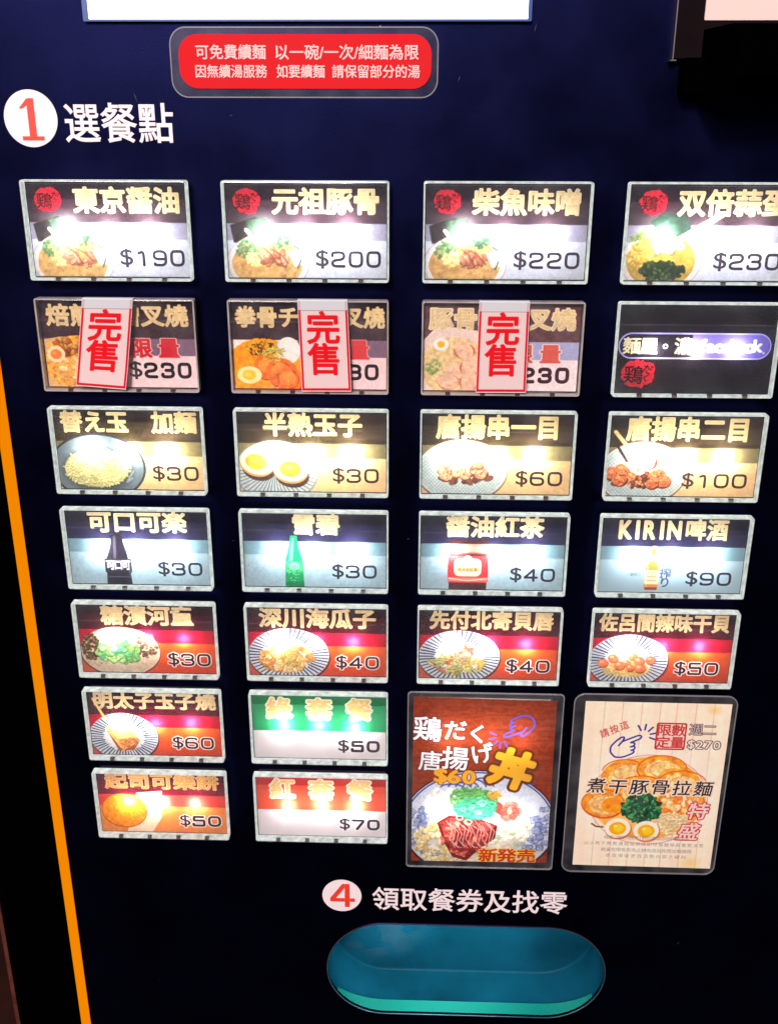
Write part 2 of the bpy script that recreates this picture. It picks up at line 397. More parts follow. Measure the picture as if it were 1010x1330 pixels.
def seal(c, cx, cy, r, dark=(70, 12, 18), red=(214, 34, 50)):
    c.ell(cx, cy, r * 1.1, r, red, wob=.16, tex=.12); c.ell(cx + r * .5, cy - r * .25, r * .6, r * .55, red, wob=.2)
    c.ell(cx - r * .3, cy + r * .45, r * .55, r * .5, red, wob=.2)
    c.char('鶏', cx - r * .3, cy + r * .12, r * 1.25, r * 1.25, dark, bold=2.5, rot=.05)
    c.char('だ', cx + r * .62, cy - r * .3, r * .7, r * .7, dark, bold=3, rot=.3); c.char('く', cx + r * .55, cy + r * .32, r * .55, r * .55, dark, bold=3, rot=.3)

GOLD = (234, 204, 150); GOLDHI = (252, 236, 198)
def title(c, st, x0, x1, y0=1.5, y1=17.5, col=GOLD, hi=GOLDHI, bold=3.7, halo=0, halocol=(255, 240, 200)):
    n = len(st); p = (x1 - x0) / n
    hgt = (y1 - y0)
    for i, ch in enumerate(st):
        if ch == ' ': continue
        a = x0 + p * (i + .5); m = (y0 + y1) / 2
        lat = ord(ch) < 128
        w_ = hgt * 1.15 if lat else p * .93; h_ = hgt * (1.22 if lat else .97); b = bold + (3 if lat else 0)
        if halo: c.char(ch, a, m, w_, h_, halocol, bold=b + halo)
        c.char(ch, a, m, w_, h_, hi, bold=b + 1.6)
    for i, ch in enumerate(st):
        if ch == ' ': continue
        a = x0 + p * (i + .5); m = (y0 + y1) / 2; lat = ord(ch) < 128
        w_ = hgt * 1.15 if lat else p * .93; h_ = hgt * (1.22 if lat else .97)
        c.char(ch, a + .15, m + .15, w_, h_, col, bold=bold + (3 if lat else 0), tex=.12)
H = 58.4
def card(seed, kind):  # darker top bands put the step in the lit cover haze into the print
    n = 6.4
    if kind == 'ramen':
        c = Canvas(100, H, n, (212, 212, 222), seed)
        c.rect(0, 0, 100, 24, (60, 42, 48), tex=.1); c.rect(0, 0, 100, 9.5, (34, 22, 30), tex=.1); c.rect(0, 24, 100, 34.5, (160, 152, 170))
        c.ell(20, 22, 26, 8, (120, 110, 112), soft=.9, alpha=.5)
    elif kind == 'side':
        c = Canvas(100, H, n, (246, 200, 148), seed)
        c.rect(0, 0, 100, 23, (52, 42, 32), tex=.12); c.rect(0, 0, 100, 9, (30, 20, 20), tex=.1); c.rect(0, 23, 100, 33.5, (128, 116, 84), tex=.05)
        c.poly([(70, 0), (100, 0), (100, 20), (58, 20)], (96, 74, 66), alpha=.35)
    elif kind == 'drink':
        c = Canvas(100, H, n, (160, 182, 188), seed)
        c.rect(0, 0, 100, 22.5, (34, 30, 52), tex=.1); c.rect(0, 0, 100, 9, (24, 18, 30)); c.rect(0, 22.5, 100, 33, (112, 140, 146))
    elif kind == 'dish':
        c = Canvas(100, H, n, (222, 90, 36), seed)
        gradient(c, 33, H, (226, 96, 40), (214, 70, 34))
        c.rect(0, 0, 100, 22, (62, 12, 26), tex=.12); c.rect(0, 0, 100, 9, (40, 8, 16)); c.rect(0, 22, 100, 33, (186, 22, 46), tex=.05)
    elif kind == 'sold':
        c = Canvas(100, H, n, (238, 208, 208), seed)
        c.rect(0, 0, 100, 25, (52, 36, 42), tex=.22, fine=.25); c.rect(0, 0, 100, 8, (34, 24, 34), tex=.1); c.rect(0, 25, 100, 36.5, (118, 96, 112))
    return c
def art_ramen(i):
    def f():
        c = card(10 + i, 'ramen')
        if i < 3:
            c.poly([(2, 25), (18, 20), (27, 23), (15, 36), (4, 36)], (50, 42, 42), tex=.3); c.poly([(12, 22), (26, 20), (22, 30), (14, 30)], (66, 84, 66), tex=.3)
            ramen_bowl(c, 25, 49, 26, 19)
            scatter(c, 12, 40, 6.5, 5.5, 60, 1.3, [(96, 132, 84), (134, 160, 112), (74, 110, 70)], (60, 84, 54), .3)
            scatter(c, 32, 35, 8, 3.5, 60, 1.2, [(70, 100, 72), (52, 80, 58), (100, 128, 94)], (40, 56, 40), .4)
            scatter(c, 17, 46, 5.5, 5, 46, 1.1, [(250, 226, 150), (255, 236, 180), (240, 205, 120)], (190, 140, 60), .5, .8)
            scatter(c, 30, 45, 9, 5, 26, 3.0, [(196, 126, 96), (214, 150, 118), (168, 96, 70)], (90, 44, 30), .7, .45)
            c.line([(22, 39), (27, 43), (31, 50), (34, 49)], 1.0, (110, 56, 36), alpha=.8); c.line([(27, 40), (33, 43), (38, 49)], .8, (110, 56, 36), alpha=.8)
            c.poly([(38, 42), (49, 39), (47, 50), (42, 51)], (238, 236, 232)); c.line([(42, 38), (45, 40)], 1.2, (40, 70, 50))
            c.line([(12, 28), (19, 37)], 2.2, (250, 250, 250)); c.line([(46, 47), (44, 52)], 1, (70, 90, 60))
        else:
            ramen_bowl(c, 23, 46, 25, 20, (190, 150, 66), (236, 222, 214))
            c.poly([(14, 22), (22, 16), (36, 18), (40, 26), (32, 31), (20, 28)], (40, 54, 44), tex=.4, fine=.3)
            scatter(c, 10, 42, 8, 8, 90, 1.1, [(226, 180, 80), (240, 200, 110), (206, 160, 60)], (160, 110, 40), .4, .8)
            scatter(c, 24, 52, 14, 5.5, 150, 1.7, [(36, 60, 34), (24, 44, 26), (60, 84, 44), (20, 34, 22)], (10, 20, 10), .6)
            scatter(c, 24, 39, 6, 4, 18, 2.6, [(206, 140, 120), (186, 112, 96), (224, 164, 140)], (100, 50, 40), .6, .5)
            scatter(c, 9, 32, 6, 4, 30, 1.2, [(150, 160, 80), (120, 140, 70)], (70, 80, 40), .4); c.ell(34, 37, 2.6, 2.4, (246, 230, 180)); c.ell(34, 37, 1.3, 1.2, (224, 180, 90))
            c.line([(34, 32), (58, 17)], 3.4, (250, 250, 250))
        c.soften(6)
        seal(c, 13 if i < 3 else 15, 10, 7.6)
        st = ['東京醤油', '元祖豚骨', '柴魚味噌', '双倍蒜蛋'][i]; title(c, st, 28.5 if i < 3 else 30, 96 if i < 3 else 98, 2.5, 18.5)
        price(c, ['$190', '$200', '$220', '$230'][i], 96.5, 41, 51.5)
        return c
    return f
def art_sold(i):
    def f():
        c = card(30 + i, 'sold')
        if i == 0:
            c.poly([(0, 26), (10, 24), (40, 24), (40, H), (0, H)], (206, 170, 120)); c.ell(22, 42, 24, 19, (216, 160, 88), tex=.3, fine=.2)
            scatter(c, 14, 31, 10, 5, 40, 2.4, [(150, 90, 50), (120, 70, 40), (190, 140, 80)], (70, 40, 20), .6)
            scatter(c, 22, 46, 12, 9, 40, 3.4, [(226, 190, 140), (236, 206, 160), (206, 150, 90)], (150, 90, 50), .5)
            c.ell(7, 36, 6, 5.6, (244, 214, 180)); c.ell(7, 36, 3.6, 3.4, (236, 130, 70)); c.ell(6, 35, 1.4, 1, (250, 170, 110), alpha=.7)
            noodles(c, 20, 52, 12, 6, 26, (240, 196, 120), (160, 90, 40), .7)
            c.soften(3); c.saturate(1.35, 1.06); title(c, '焙煎味噌叉燒', 3, 96, 2.5, 17, hi=(236, 196, 120))
            c.text('限量', 55, 91, 25, 38, (240, 190, 180), bold=9, fill=.74); c.text('限量', 55, 91, 25, 38, (214, 30, 48), bold=4.5, fill=.72)
            price(c, '$230', 96, 41, 52, wd=2.2, col=(24, 16, 20))
        elif i == 1:
            c.rect(0, 25, 42, H, (240, 226, 216)); c.ell(20, 46, 26, 22, (232, 150, 40), tex=.2, wob=.05)
            c.ell(36, 32, 8, 9, (244, 236, 228))
            scatter(c, 20, 31, 11, 5, 60, 1.6, [(90, 60, 30), (60, 40, 24), (140, 110, 40), (200, 180, 90)], (60, 30, 10), .5, .25)
            for a, b, r in ((22, 43, 9), (31, 47, 10), (36, 52, 9)):
                c.ell(a + .5, b + .8, r, r * 1.0, (140, 60, 20)); c.ell(a, b, r, r * .98, (216, 116, 50), tex=.25); c.ell(a - 1, b - 1, r * .6, r * .55, (236, 150, 84), tex=.2, alpha=.8)
                c.line([(a + r * .7 * math.cos(t), b + r * .7 * math.sin(t)) for t in np.linspace(-1.2, 1.6, 9)], .5, (150, 60, 24))
            noodles(c, 26, 34, 8, 6, 26, (216, 206, 120), (120, 90, 30), .6, 7)
            c.ell(10, 49, 8, 6, (250, 232, 180)); c.ell(9.6, 49, 4.4, 3.6, (246, 190, 70)); c.ell(9, 48.5, 2, 1.6, (252, 214, 110))
            c.soften(3); c.saturate(1.35, 1.06); title(c, '拳骨チキン叉燒', 2, 99, 3, 17, hi=(236, 196, 120)); c.text('限量', 55, 91, 25, 38, (240, 150, 150), bold=8, fill=.74); c.text('限量', 55, 91, 25, 38, (224, 60, 66), bold=3.5, fill=.72)
            price(c, '$230', 95, 41, 52, wd=2.2, col=(24, 16, 20))
        else:
            c.rect(0, 0, 100, 25, (88, 62, 66), tex=.2); c.rect(0, 25, 100, 37, (168, 168, 196)); c.rect(0, 37, 100, H, (234, 220, 220))
            c.poly([(0, 24), (9, 14), (36, 18), (40, H), (0, H)], (226, 206, 196)); c.ell(20, 42, 22, 20, (214, 190, 150), tex=.15)
            for a, b in ((26, 31), (22, 45), (30, 42), (16, 52), (30, 52)):
                c.ell(a + .4, b + .6, 7, 5.4, (180, 120, 90)); c.ell(a, b, 7, 5.2, (228, 190, 166), tex=.12, rot=a)
            scatter(c, 6, 42, 4.5, 5, 40, 1.1, [(150, 160, 110), (110, 140, 90)], (80, 90, 60), .4); c.ell(11, 27, 5, 4.2, (246, 238, 228)); c.ell(11, 27, 2.4, 2.2, (240, 170, 60))
            c.soften(3); c.saturate(1.35, 1.06); title(c, '豚骨味噌叉燒', 3, 97, 3, 17.5, halo=4, halocol=(240, 222, 190)); c.text('限量', 55, 91, 27, 39.5, (250, 226, 220), bold=9, fill=.74); c.text('限量', 55, 91, 27, 39.5, (226, 92, 80), bold=4, fill=.72)
            price(c, '$230', 95, 42, 53, wd=2.4, col=(60, 24, 34))
        return c
    return f
def art_social():
    c = Canvas(100, H, 6.4, (26, 20, 22), 40); c.rect(0, 0, 100, H, (26, 20, 22), fine=.3)
    c.rrect(.8, 18, 98.5, 35.5, 8.7, (190, 180, 255)); c.rrect(1.8, 19, 97.5, 34.5, 7.7, (30, 24, 30))
    c.rrect(48, 19, 97.8, 34.5, 7.7, (120, 104, 200)); c.rect(48, 19, 60, 34.5, (120, 104, 200))
    for ch, x in (('麵', 9.5), ('屋', 20.5), ('濃', 42.5)): c.char(ch, x, 27, 11, 11, (250, 236, 190), bold=3.5)
    c.ell(31, 27, 1.7, 1.7, (230, 240, 230)); c.ell(31, 27, .9, .9, (30, 24, 30))
    for k, ch in enumerate('facebook'): c.char(ch, 55 + k * 5.0, 27.2 + {'f': -.9, 'b': -.9, 'k': -.9}.get(ch, .9), 11.5, 10.5, (255, 255, 255), bold=6)
    c.ell(94, 31, .7, .7, (220, 220, 255)); seal(c, 15, 45.5, 9.6, (40, 8, 12), (226, 40, 54))
    return c
def art_side(i):
    def f():
        c = card(50 + i, 'side')
        if i == 0:
            c.ell(27, 42, 33, 25, (40, 44, 54)); c.ell(27, 42, 31.5, 23.5, (108, 122, 136)); c.ell(27, 44, 27, 19, (54, 60, 70), soft=.3)
            c.line([(51, 45), (46, 53), (50, 50)], 1.2, (170, 186, 196), alpha=.6)
            c.ell(26, 43, 22, 14, (190, 180, 110)); noodles(c, 26, 42.5, 23, 14.5, 210, (240, 234, 176), (140, 120, 60), .75, 10)
            scatter(c, 28, 34, 4, 2, 14, .8, [(120, 180, 110), (160, 210, 140)], (80, 120, 60), .4)
            c.soften(3); title(c, '替え玉 加麵', 4, 97, 1.5, 17); price(c, '$30', 96, 41, 51.5, dw=10)
        elif i == 1:
            c.ell(25, 44, 29, 23, (140, 150, 150)); c.ell(25, 43.5, 28, 22, (206, 214, 216))
            for k in range(26):
                t = math.pi * (k / 25.0); c.line([(24 + 4 * math.cos(t), 42 + 3 * math.sin(t)), (25 + 27.5 * math.cos(t), 43.5 + 21.5 * math.sin(t))], .8, (112, 132, 150))
            for a, b, q in ((12, 37, .25), (35, 42, .1)):
                c.ell(a + 1, b + 5, 11.5, 8.5, (60, 34, 30), q); c.ell(a, b + 1, 12, 9.6, (206, 150, 100), q); c.ell(a, b, 11.6, 8.8, (252, 232, 204), q)
                c.ell(a - .5, b - .4, 7.4, 5.8, (240, 160, 50), q, tex=.2, wob=.05); c.ell(a - 1, b - 1, 3, 2, (252, 200, 100), q, alpha=.7)
            c.soften(3); title(c, '半熟玉子', 17, 84, 1.5, 18); price(c, '$30', 95, 41, 51.5, dw=10)
        else:
            cx = 27 if i == 2 else 24
            c.ell(cx, 42, 31 if i == 2 else 30, 23.5, (140, 84, 50)); c.ell(cx, 41.5, 30.5 if i == 2 else 29.5, 22.5, (200, 212, 214))
            for k in range(-14, 15):                      # woven pattern glazed into the plate
                for s_ in (1, -1):
                    pts = []
                    for t in np.linspace(-1, 1, 24):
                        x = cx + k * 2.6 + s_ * t * 20; y = 41.5 + t * 21
                        if ((x - cx) / 29) ** 2 + ((y - 41.5) / 21) ** 2 < 1: pts.append((x, y))
                    if len(pts) > 1: c.line(pts, .38, (138, 158, 170), alpha=.85)
            if i == 2:
                c.line([(36, 42), (60, 32)], 2.4, (240, 214, 170))
                scatter(c, 29, 46, 18, 4.5, 24, 3, [(110, 60, 44), (80, 44, 34)], (50, 24, 20), .6)
                for a, b, q in ((14, 41, 3.6), (16, 45, 4.2), (24, 42, 4.2), (29, 44, 3.8), (36, 40, 3.8), (40, 43, 4.2), (38, 37, 3)):
                    c.ell(a + .4, b + .8, q * 1.15, q, (96, 48, 36)); c.ell(a, b, q * 1.1, q * .92, (204, 134, 104), tex=.4, fine=.3, wob=.1, rot=a); c.ell(a - 1, b - 1, q * .4, q * .3, (240, 190, 164), alpha=.7)
                scatter(c, 27, 42, 15, 5, 60, .9, [(230, 176, 140), (180, 104, 78), (140, 76, 56)], (100, 50, 40), .3)
                c.soften(3); title(c, '唐揚串一目', 9, 92, 1.5, 18.5); price(c, '$60', 95, 41.5, 52, dw=10)
            else:
                c.line([(4, 12), (14, 24)], 2.6, (250, 206, 150)); c.line([(6, 22), (13, 33)], 1.8, (50, 30, 26)); c.line([(0, 46), (8, 42)], 2, (240, 190, 120))
                scatter(c, 22, 47, 20, 5, 40, 2.6, [(90, 44, 30), (60, 30, 24)], (40, 20, 16), .6)
                for a, b, q in ((4, 42, 4.6), (9, 46, 5), (10, 39, 4), (21, 27, 6.5), (27, 33, 5.5), (34, 44, 5.6), (38, 47, 5), (31, 49, 4), (17, 44, 3)):
                    c.ell(a + .5, b + .9, q * 1.12, q, (90, 40, 24)); c.ell(a, b, q * 1.1, q * .95, (206, 106, 66) if b > 36 else (226, 156, 140), tex=.45, fine=.3, wob=.12, rot=a); c.ell(a - 1, b - 1.4, q * .4, q * .3, (244, 180, 140), alpha=.6)
                scatter(c, 22, 45, 19, 6, 90, .9, [(230, 146, 90), (180, 90, 50), (120, 56, 36)], (80, 36, 24), .3)
                c.soften(3); title(c, '唐揚串二目', 11, 93, 1.5, 18.5); price(c, '$100', 94.5, 41.5, 52, dw=10)
        return c
    return f
def art_drink(i):
    def f():
        c = card(70 + i, 'drink')
        if i == 0:
            c.poly([(31, 18), (38, 18), (39, 26), (42, 38), (43, H), (25, H), (26, 38), (30, 26)], (26, 20, 26)); c.poly([(32, 20), (34, 20), (33, 40), (31, 40)], (90, 84, 96), alpha=.6)
            c.rect(24.5, 38, 43.5, 49, (40, 34, 40)); 
            for k in range(3): c.char('可口可'[k], 28.5 + k * 5.6, 43.2, 6, 7.5, (236, 236, 240), bold=5)
            c.line([(41, 30), (42, 52)], .7, (110, 110, 124), alpha=.7); c.rect(26, 52, 42, 53, (70, 66, 76))
            c.soften(3); title(c, '可口可楽', 15, 85, 1.5, 17.5); price(c, '$30', 94, 40.5, 51, dw=10)
        elif i == 1:
            c.poly([(33, 18), (37.5, 18), (38, 26), (41, 36), (42, H), (28.5, H), (29, 36), (32, 26)], (22, 140, 78)); c.poly([(34, 20), (35.5, 20), (34, 40), (32, 42), (31, 40)], (120, 220, 160), alpha=.7)
            c.poly([(29, 38), (41.5, 38), (41.8, 47), (29, 47)], (60, 170, 100), tex=.3); c.ell(35, 42, 4, 3, (180, 230, 190), alpha=.5); c.rect(29, 54, 42, H, (10, 96, 54), alpha=.6)
            scatter(c, 35, 48, 5, 8, 40, .4, [(150, 230, 180)], (10, 80, 40), .4)
            c.soften(3); title(c, '雪碧', 34, 68, 1.5, 17.5); price(c, '$30', 93.5, 40.5, 51, dw=10)
        elif i == 2:
            c.rect(20, 20, 46.5, H, (56, 22, 20)); c.rect(19.5, 22.5, 47, 29, (156, 112, 96), tex=.1); c.rect(19.5, 29, 47, 30, (120, 70, 60))
            c.rrect(19, 32, 47.5, 53, 2, (214, 44, 44), tex=.06); c.rect(19.5, 49, 47, 52, (236, 120, 100)); c.line([(19.5, 49.5), (33, 51.5), (47, 49.5)], .6, (250, 220, 200))
            c.rrect(23.5, 34, 42.5, 48, 4, (250, 214, 190)); c.rrect(24.4, 34.9, 41.6, 47.1, 3.4, (240, 170, 130), alpha=.6); c.rrect(25, 35.6, 41, 46.4, 3, (250, 226, 196))
            c.rect(24.6, 41, 41.4, 44.5, (244, 180, 110)); c.ell(33, 34.5, 3, 2.8, (236, 240, 230)); c.ell(33, 34.5, 2.3, 2.1, (50, 70, 70)); c.char('油', 33, 34.5, 3, 3, (230, 240, 230))
            for k in range(5): c.char('醤油仕込茶'[k], 27.5 + k * 2.8, 39, 2.6, 2.6, (190, 90, 70)); c.char('丸大豆紅茶'[k], 27.5 + k * 2.8, 42.8, 2.6, 2.8, (170, 50, 30), bold=3)
            c.soften(3); title(c, '醤油紅茶', 17, 85, 1.5, 17.5); price(c, '$40', 94.5, 41, 51.5, dw=10)
        else:
            c.poly([(36.2, 22), (39, 22), (39.2, 30), (40, 35), (42, 39), (42.3, 55.5), (41.5, 56.5), (33.3, 56.5), (32.7, 55.5), (32.9, 39), (35, 35), (36, 30)], (196, 120, 50))
            c.rect(36, 22, 39.1, 24.5, (230, 190, 120)); c.poly([(33, 41), (42.2, 41), (42.3, 52), (32.8, 52)], (236, 206, 160)); c.rect(36, 29, 39.4, 34, (240, 220, 180))
            c.rect(33.5, 54.5, 41.8, 56.5, (130, 40, 20)); c.line([(34.4, 38), (34.2, 54)], .5, (250, 210, 150), alpha=.7)
            for y in (43, 46, 49): c.line([(34.5, y), (40.6, y)], .5, (150, 90, 50))
            c.line([(20, 35), (26, 33), (33, 36)], .5, (150, 190, 190)); c.text('一番搾り', 20, 30, 43, 46, (90, 110, 120), bold=2); c.rect(17, 39, 32, 41.5, (220, 214, 170), alpha=.6)
            for k, ch in enumerate('一番搾り'): c.char(ch, 47, [27.5, 34, 43, 50.5][k], 8, 8, (56, 66, 92), bold=3.2)
            for k, ch in enumerate('KIRIN'): pass
            xs = [16.5, 24.8, 33, 41.5, 50]
            for ps in (1, 0):
                for x, ch in zip(xs, 'KIRIN'): c.char(ch, x, 9.8, 12.5, 17.5, GOLDHI if ps else GOLD, bold=5.0 + 1.4 * ps)
                for x, ch in ((64.5, '啤'), (79.5, '酒')): c.char(ch, x, 9.6, 13.6, 15.5, GOLDHI if ps else GOLD, bold=3.7 + 1.4 * ps)
            price(c, '$90', 93, 42, 52.5, dw=10)
        return c
    return f
def art_dish(i):
    def f():
        c = card(90 + i, 'dish'); W_ = (255, 244, 240)
        if i == 0:
            c.ell(29, 41, 30, 21.5, (60, 30, 20)); c.ell(29, 40.5, 29.5, 21, (214, 186, 160), tex=.08); c.ell(27, 40, 24, 16, (226, 206, 186), soft=.4)
            scatter(c, 8, 37, 7, 11, 150, 1.2, [(60, 46, 30), (90, 66, 40), (120, 90, 60)], (30, 20, 14), .5)
            scatter(c, 49, 35, 8, 10, 130, 1.1, [(90, 66, 50), (120, 96, 70), (70, 50, 40)], (40, 28, 20), .5)
            scatter(c, 27, 40, 18, 9.5, 90, 2.8, [(150, 196, 110), (180, 220, 140), (110, 170, 90), (90, 176, 130)], (40, 90, 40), .6, .62)
            scatter(c, 30, 50, 22, 5, 40, .35, [(120, 80, 50)], (90, 60, 40), 0)
            c.soften(3); title(c, '糖漬河童', 17, 85, 2.3, 18.3); price(c, '$30', 95.5, 41.5, 52, dw=10, halo=W_)
        elif i == 1:
            ringed_plate(c, 29, 41, 29.5, 22.5, 50, (24, 32, 70))
            scatter(c, 27, 44, 20, 11, 150, 2.6, [(226, 166, 92), (240, 190, 120), (206, 136, 66), (250, 214, 150)], (130, 70, 30), .6, .55)
            noodles(c, 30, 44, 16, 8, 30, (190, 196, 110), (120, 90, 40), .6, 6); c.soften(3); title(c, '深川海瓜子', 8, 93, 2.3, 18.3); price(c, '$40', 95, 41.5, 52, dw=10, halo=W_)
        elif i == 2:
            ringed_plate(c, 29, 40, 29.5, 22, 50, (24, 38, 72))
            scatter(c, 24, 46, 16, 8, 46, 3.2, [(150, 170, 90), (176, 190, 110), (224, 110, 60), (236, 190, 110), (240, 214, 160)], (110, 60, 30), .6, .35)
            scatter(c, 33, 38, 8, 8, 20, 2.8, [(206, 110, 90), (236, 170, 150), (170, 190, 110)], (120, 50, 40), .5, .35); scatter(c, 40, 48, 7, 6, 20, 3, [(240, 150, 70), (236, 190, 90), (200, 200, 110)], (150, 80, 30), .5, .4)
            noodles(c, 26, 45, 16, 8, 24, (196, 206, 130), (90, 90, 40), .8, 7); c.soften(3); title(c, '先付北寄貝唇', 7, 96, 2.2, 17.2); price(c, '$40', 95, 42, 52.5, dw=10, halo=W_)
        elif i == 3:
            ringed_plate(c, 27, 41, 28.5, 22, 50, (24, 38, 80)); c.ell(27, 47, 19, 9, (236, 206, 130), soft=.4)
            noodles(c, 25, 48, 17, 7, 60, (244, 214, 120), (190, 140, 60), .8, 8)
            for a, b, q in ((9, 43, 3.8), (16, 39, 3.8), (21, 45, 4), (26, 43, 3), (30, 37, 3.4), (35, 41, 4), (36, 47, 4.2), (43, 40, 3.6), (29, 47, 3)):
                c.ell(a + .4, b + .7, q, q * .95, (150, 50, 24)); c.ell(a, b, q, q * .92, (232, 120, 74), tex=.2, wob=.05); c.ell(a - .9, b - 1, q * .4, q * .32, (255, 196, 160), alpha=.7)
            c.soften(3); title(c, '佐呂間辣味干貝', 4, 97, 2.2, 16.8); price(c, '$50', 92.5, 41.5, 52, dw=10, halo=W_)
        elif i == 4:
            ringed_plate(c, 25, 42, 26, 21.5, 52, (24, 42, 72), .62)
            c.poly([(12, 36), (26, 30), (36, 47), (32, 54), (20, 55)], (150, 84, 40)); c.poly([(11, 34), (26, 28), (37, 45), (22, 53)], (240, 190, 110), tex=.15)
            c.poly([(20, 44), (36, 43), (37, 46), (23, 55)], (222, 150, 80), tex=.2); c.line([(14, 37), (25, 52)], .5, (200, 130, 60)); c.line([(24, 30), (35, 47)], .4, (200, 130, 60))
            scatter(c, 28, 47, 7, 4, 24, 1, [(210, 110, 60), (190, 90, 50)], (140, 60, 30), .4); c.line([(4, 8), (12, 26)], 2.0, (246, 206, 130))
            c.soften(3); title(c, '明太子玉子燒', 4, 97, 2.2, 16.8); price(c, '$60', 93.5, 41.5, 52, dw=10, halo=W_)
        else:
            c.rect(0, 0, 100, 22, (110, 20, 44)); c.rect(0, 0, 100, 9, (84, 14, 40)); c.rect(0, 22, 100, 33, (214, 66, 56)); c.rect(0, 33, 100, H, (240, 140, 70))
            c.poly([(30, 20), (50, 18), (48, 44), (40, 58), (20, 58)], (250, 224, 190)); scatter(c, 40, 30, 6, 8, 40, 1.6, [(250, 236, 200), (244, 206, 150)], (220, 160, 100), .4, .4)
            c.ell(19, 38, 18, 16.5, (196, 90, 20)); c.ell(19, 37.4, 17.4, 15.8, (238, 140, 34), tex=.18, fine=.1); c.ell(24, 26, 12, 7, (255, 206, 100), soft=.8, alpha=.35)
            c.soften(3); title(c, '起司可樂餅', 6, 95, 2.2, 16.8, col=(240, 176, 96), hi=(255, 226, 190), halo=3, halocol=(250, 210, 160)); price(c, '$50', 95, 41.5, 52, dw=10.5, halo=W_, wd=2.1)
        return c
    return f
def art_set(i):
    def f():
        top = [(44, 158, 98), (236, 84, 54)][i]; tdk = [(12, 116, 62), (196, 44, 34)][i]
        c = Canvas(100, H, 6.4, (244, 232, 230), 110 + i); c.rect(0, 0, 100, 33.5, top); c.rect(0, 0, 100, 10, tdk)  # tdk: darker top strip, the cover's haze edge painted into the print
        for k, ch in enumerate(['綠套餐', '紅套餐'][i]):
            x = 20 + 30 * k
            c.char(ch, x, 14, 18, 18, (255, 244, 214), bold=11); c.char(ch, x, 14, 18, 18, (248, 206, 128), bold=4, tex=.1)
        price(c, ['$50', '$70'][i], 95.5, 41.5, 52, dw=10, wd=2.2, halo=(255, 250, 250) if i else None)
        return c
    return f

# ------------------------------------------------------------------ mesh helpers
def obj(name, mesh, parent=None, loc=None, label=None, kind=None, cat=None, group=None):
    o = bpy.data.objects.new(name, mesh); COL.objects.link(o)
    if parent: o.parent = parent
    if loc is not None: o.location = loc
    if label: o['label'] = label
    if cat: o['category'] = cat
    if kind: o['kind'] = kind
    if group: o['group'] = group
    return o
def V(x, y, d): return Vector((x, -d, y)) * .001
def mk(name, bm, mat, smooth=False, bevel=0, seg=2):
    if bevel:
        es = [e for e in bm.edges if len(e.link_faces) == 2 and e.calc_face_angle(0) > .6]
        bmesh.ops.bevel(bm, geom=es, offset=bevel * .001, segments=seg, affect='EDGES', profile=.5)
    bmesh.ops.recalc_face_normals(bm, faces=bm.faces[:])
    me = bpy.data.meshes.new(name); bm.to_mesh(me); bm.free()
    for m in (mat if isinstance(mat, (list, tuple)) else [mat]): me.materials.append(m)
    if smooth:
        for p in me.polygons: p.use_smooth = True
        try: me.set_sharp_from_angle(angle=math.radians(35))
        except Exception: pass
    return me
def add_box(bm, x0, x1, y0, y1, d0, d1, taper=0):
    vs = [bm.verts.new(V(x, y, d)) for d, k in ((d0, 0), (d1, taper)) for x, y in ((x0 + k, y0 + k), (x1 - k, y0 + k), (x1 - k, y1 - k), (x0 + k, y1 - k))]
    for f in ((0, 1, 2, 3), (4, 5, 6, 7), (0, 1, 5, 4), (1, 2, 6, 5), (2, 3, 7, 6), (3, 0, 4, 7)): bm.faces.new([vs[i] for i in f])
    return vs
def add_prism(bm, pts, d0, d1):
    a = [bm.verts.new(V(x, y, d0)) for x, y in pts]; b = [bm.verts.new(V(x, y, d1)) for x, y in pts]; n = len(pts)
    bm.faces.new(a); bm.faces.new(b)
    for i in range(n): bm.faces.new([a[i], a[(i + 1) % n], b[(i + 1) % n], b[i]])
def rr_pts(x0, x1, y0, y1, r, seg=6):
    out = []
    for cx, cy, a0 in ((x1 - r, y1 - r, 0), (x0 + r, y1 - r, 90), (x0 + r, y0 + r, 180), (x1 - r, y0 + r, 270)):
        for k in range(seg + 1):
            a = math.radians(a0 + 90 * k / seg); out.append((cx + r * math.cos(a), cy + r * math.sin(a)))
    return out
def add_ring(bm, outer, inner, d0, d1):
    n = len(outer); R = []
    for pts, d in ((outer, d0), (outer, d1), (inner, d1), (inner, d0)): R.append([bm.verts.new(V(x, y, d)) for x, y in pts])
    for k in range(4):
        a, b = R[k], R[(k + 1) % 4]
        for i in range(n): bm.faces.new([a[i], a[(i + 1) % n], b[(i + 1) % n], b[i]])
def sheet(name, quad, d, mat, sub=1):
    """flat printed sheet, quad = TL, TR, BR, BL in plane coordinates, with UVs"""
    me = bpy.data.meshes.new(name)
    tl, tr, br, bl = quad
    me.from_pydata([V(*bl, d), V(*br, d), V(*tr, d), V(*tl, d)], [], [(0, 1, 2, 3)])
    uv = me.uv_layers.new(name='UVMap')
    for i, c_ in enumerate(((0, 0), (1, 0), (1, 1), (0, 1))): uv.data[i].uv = c_
    me.materials.append(mat); return me
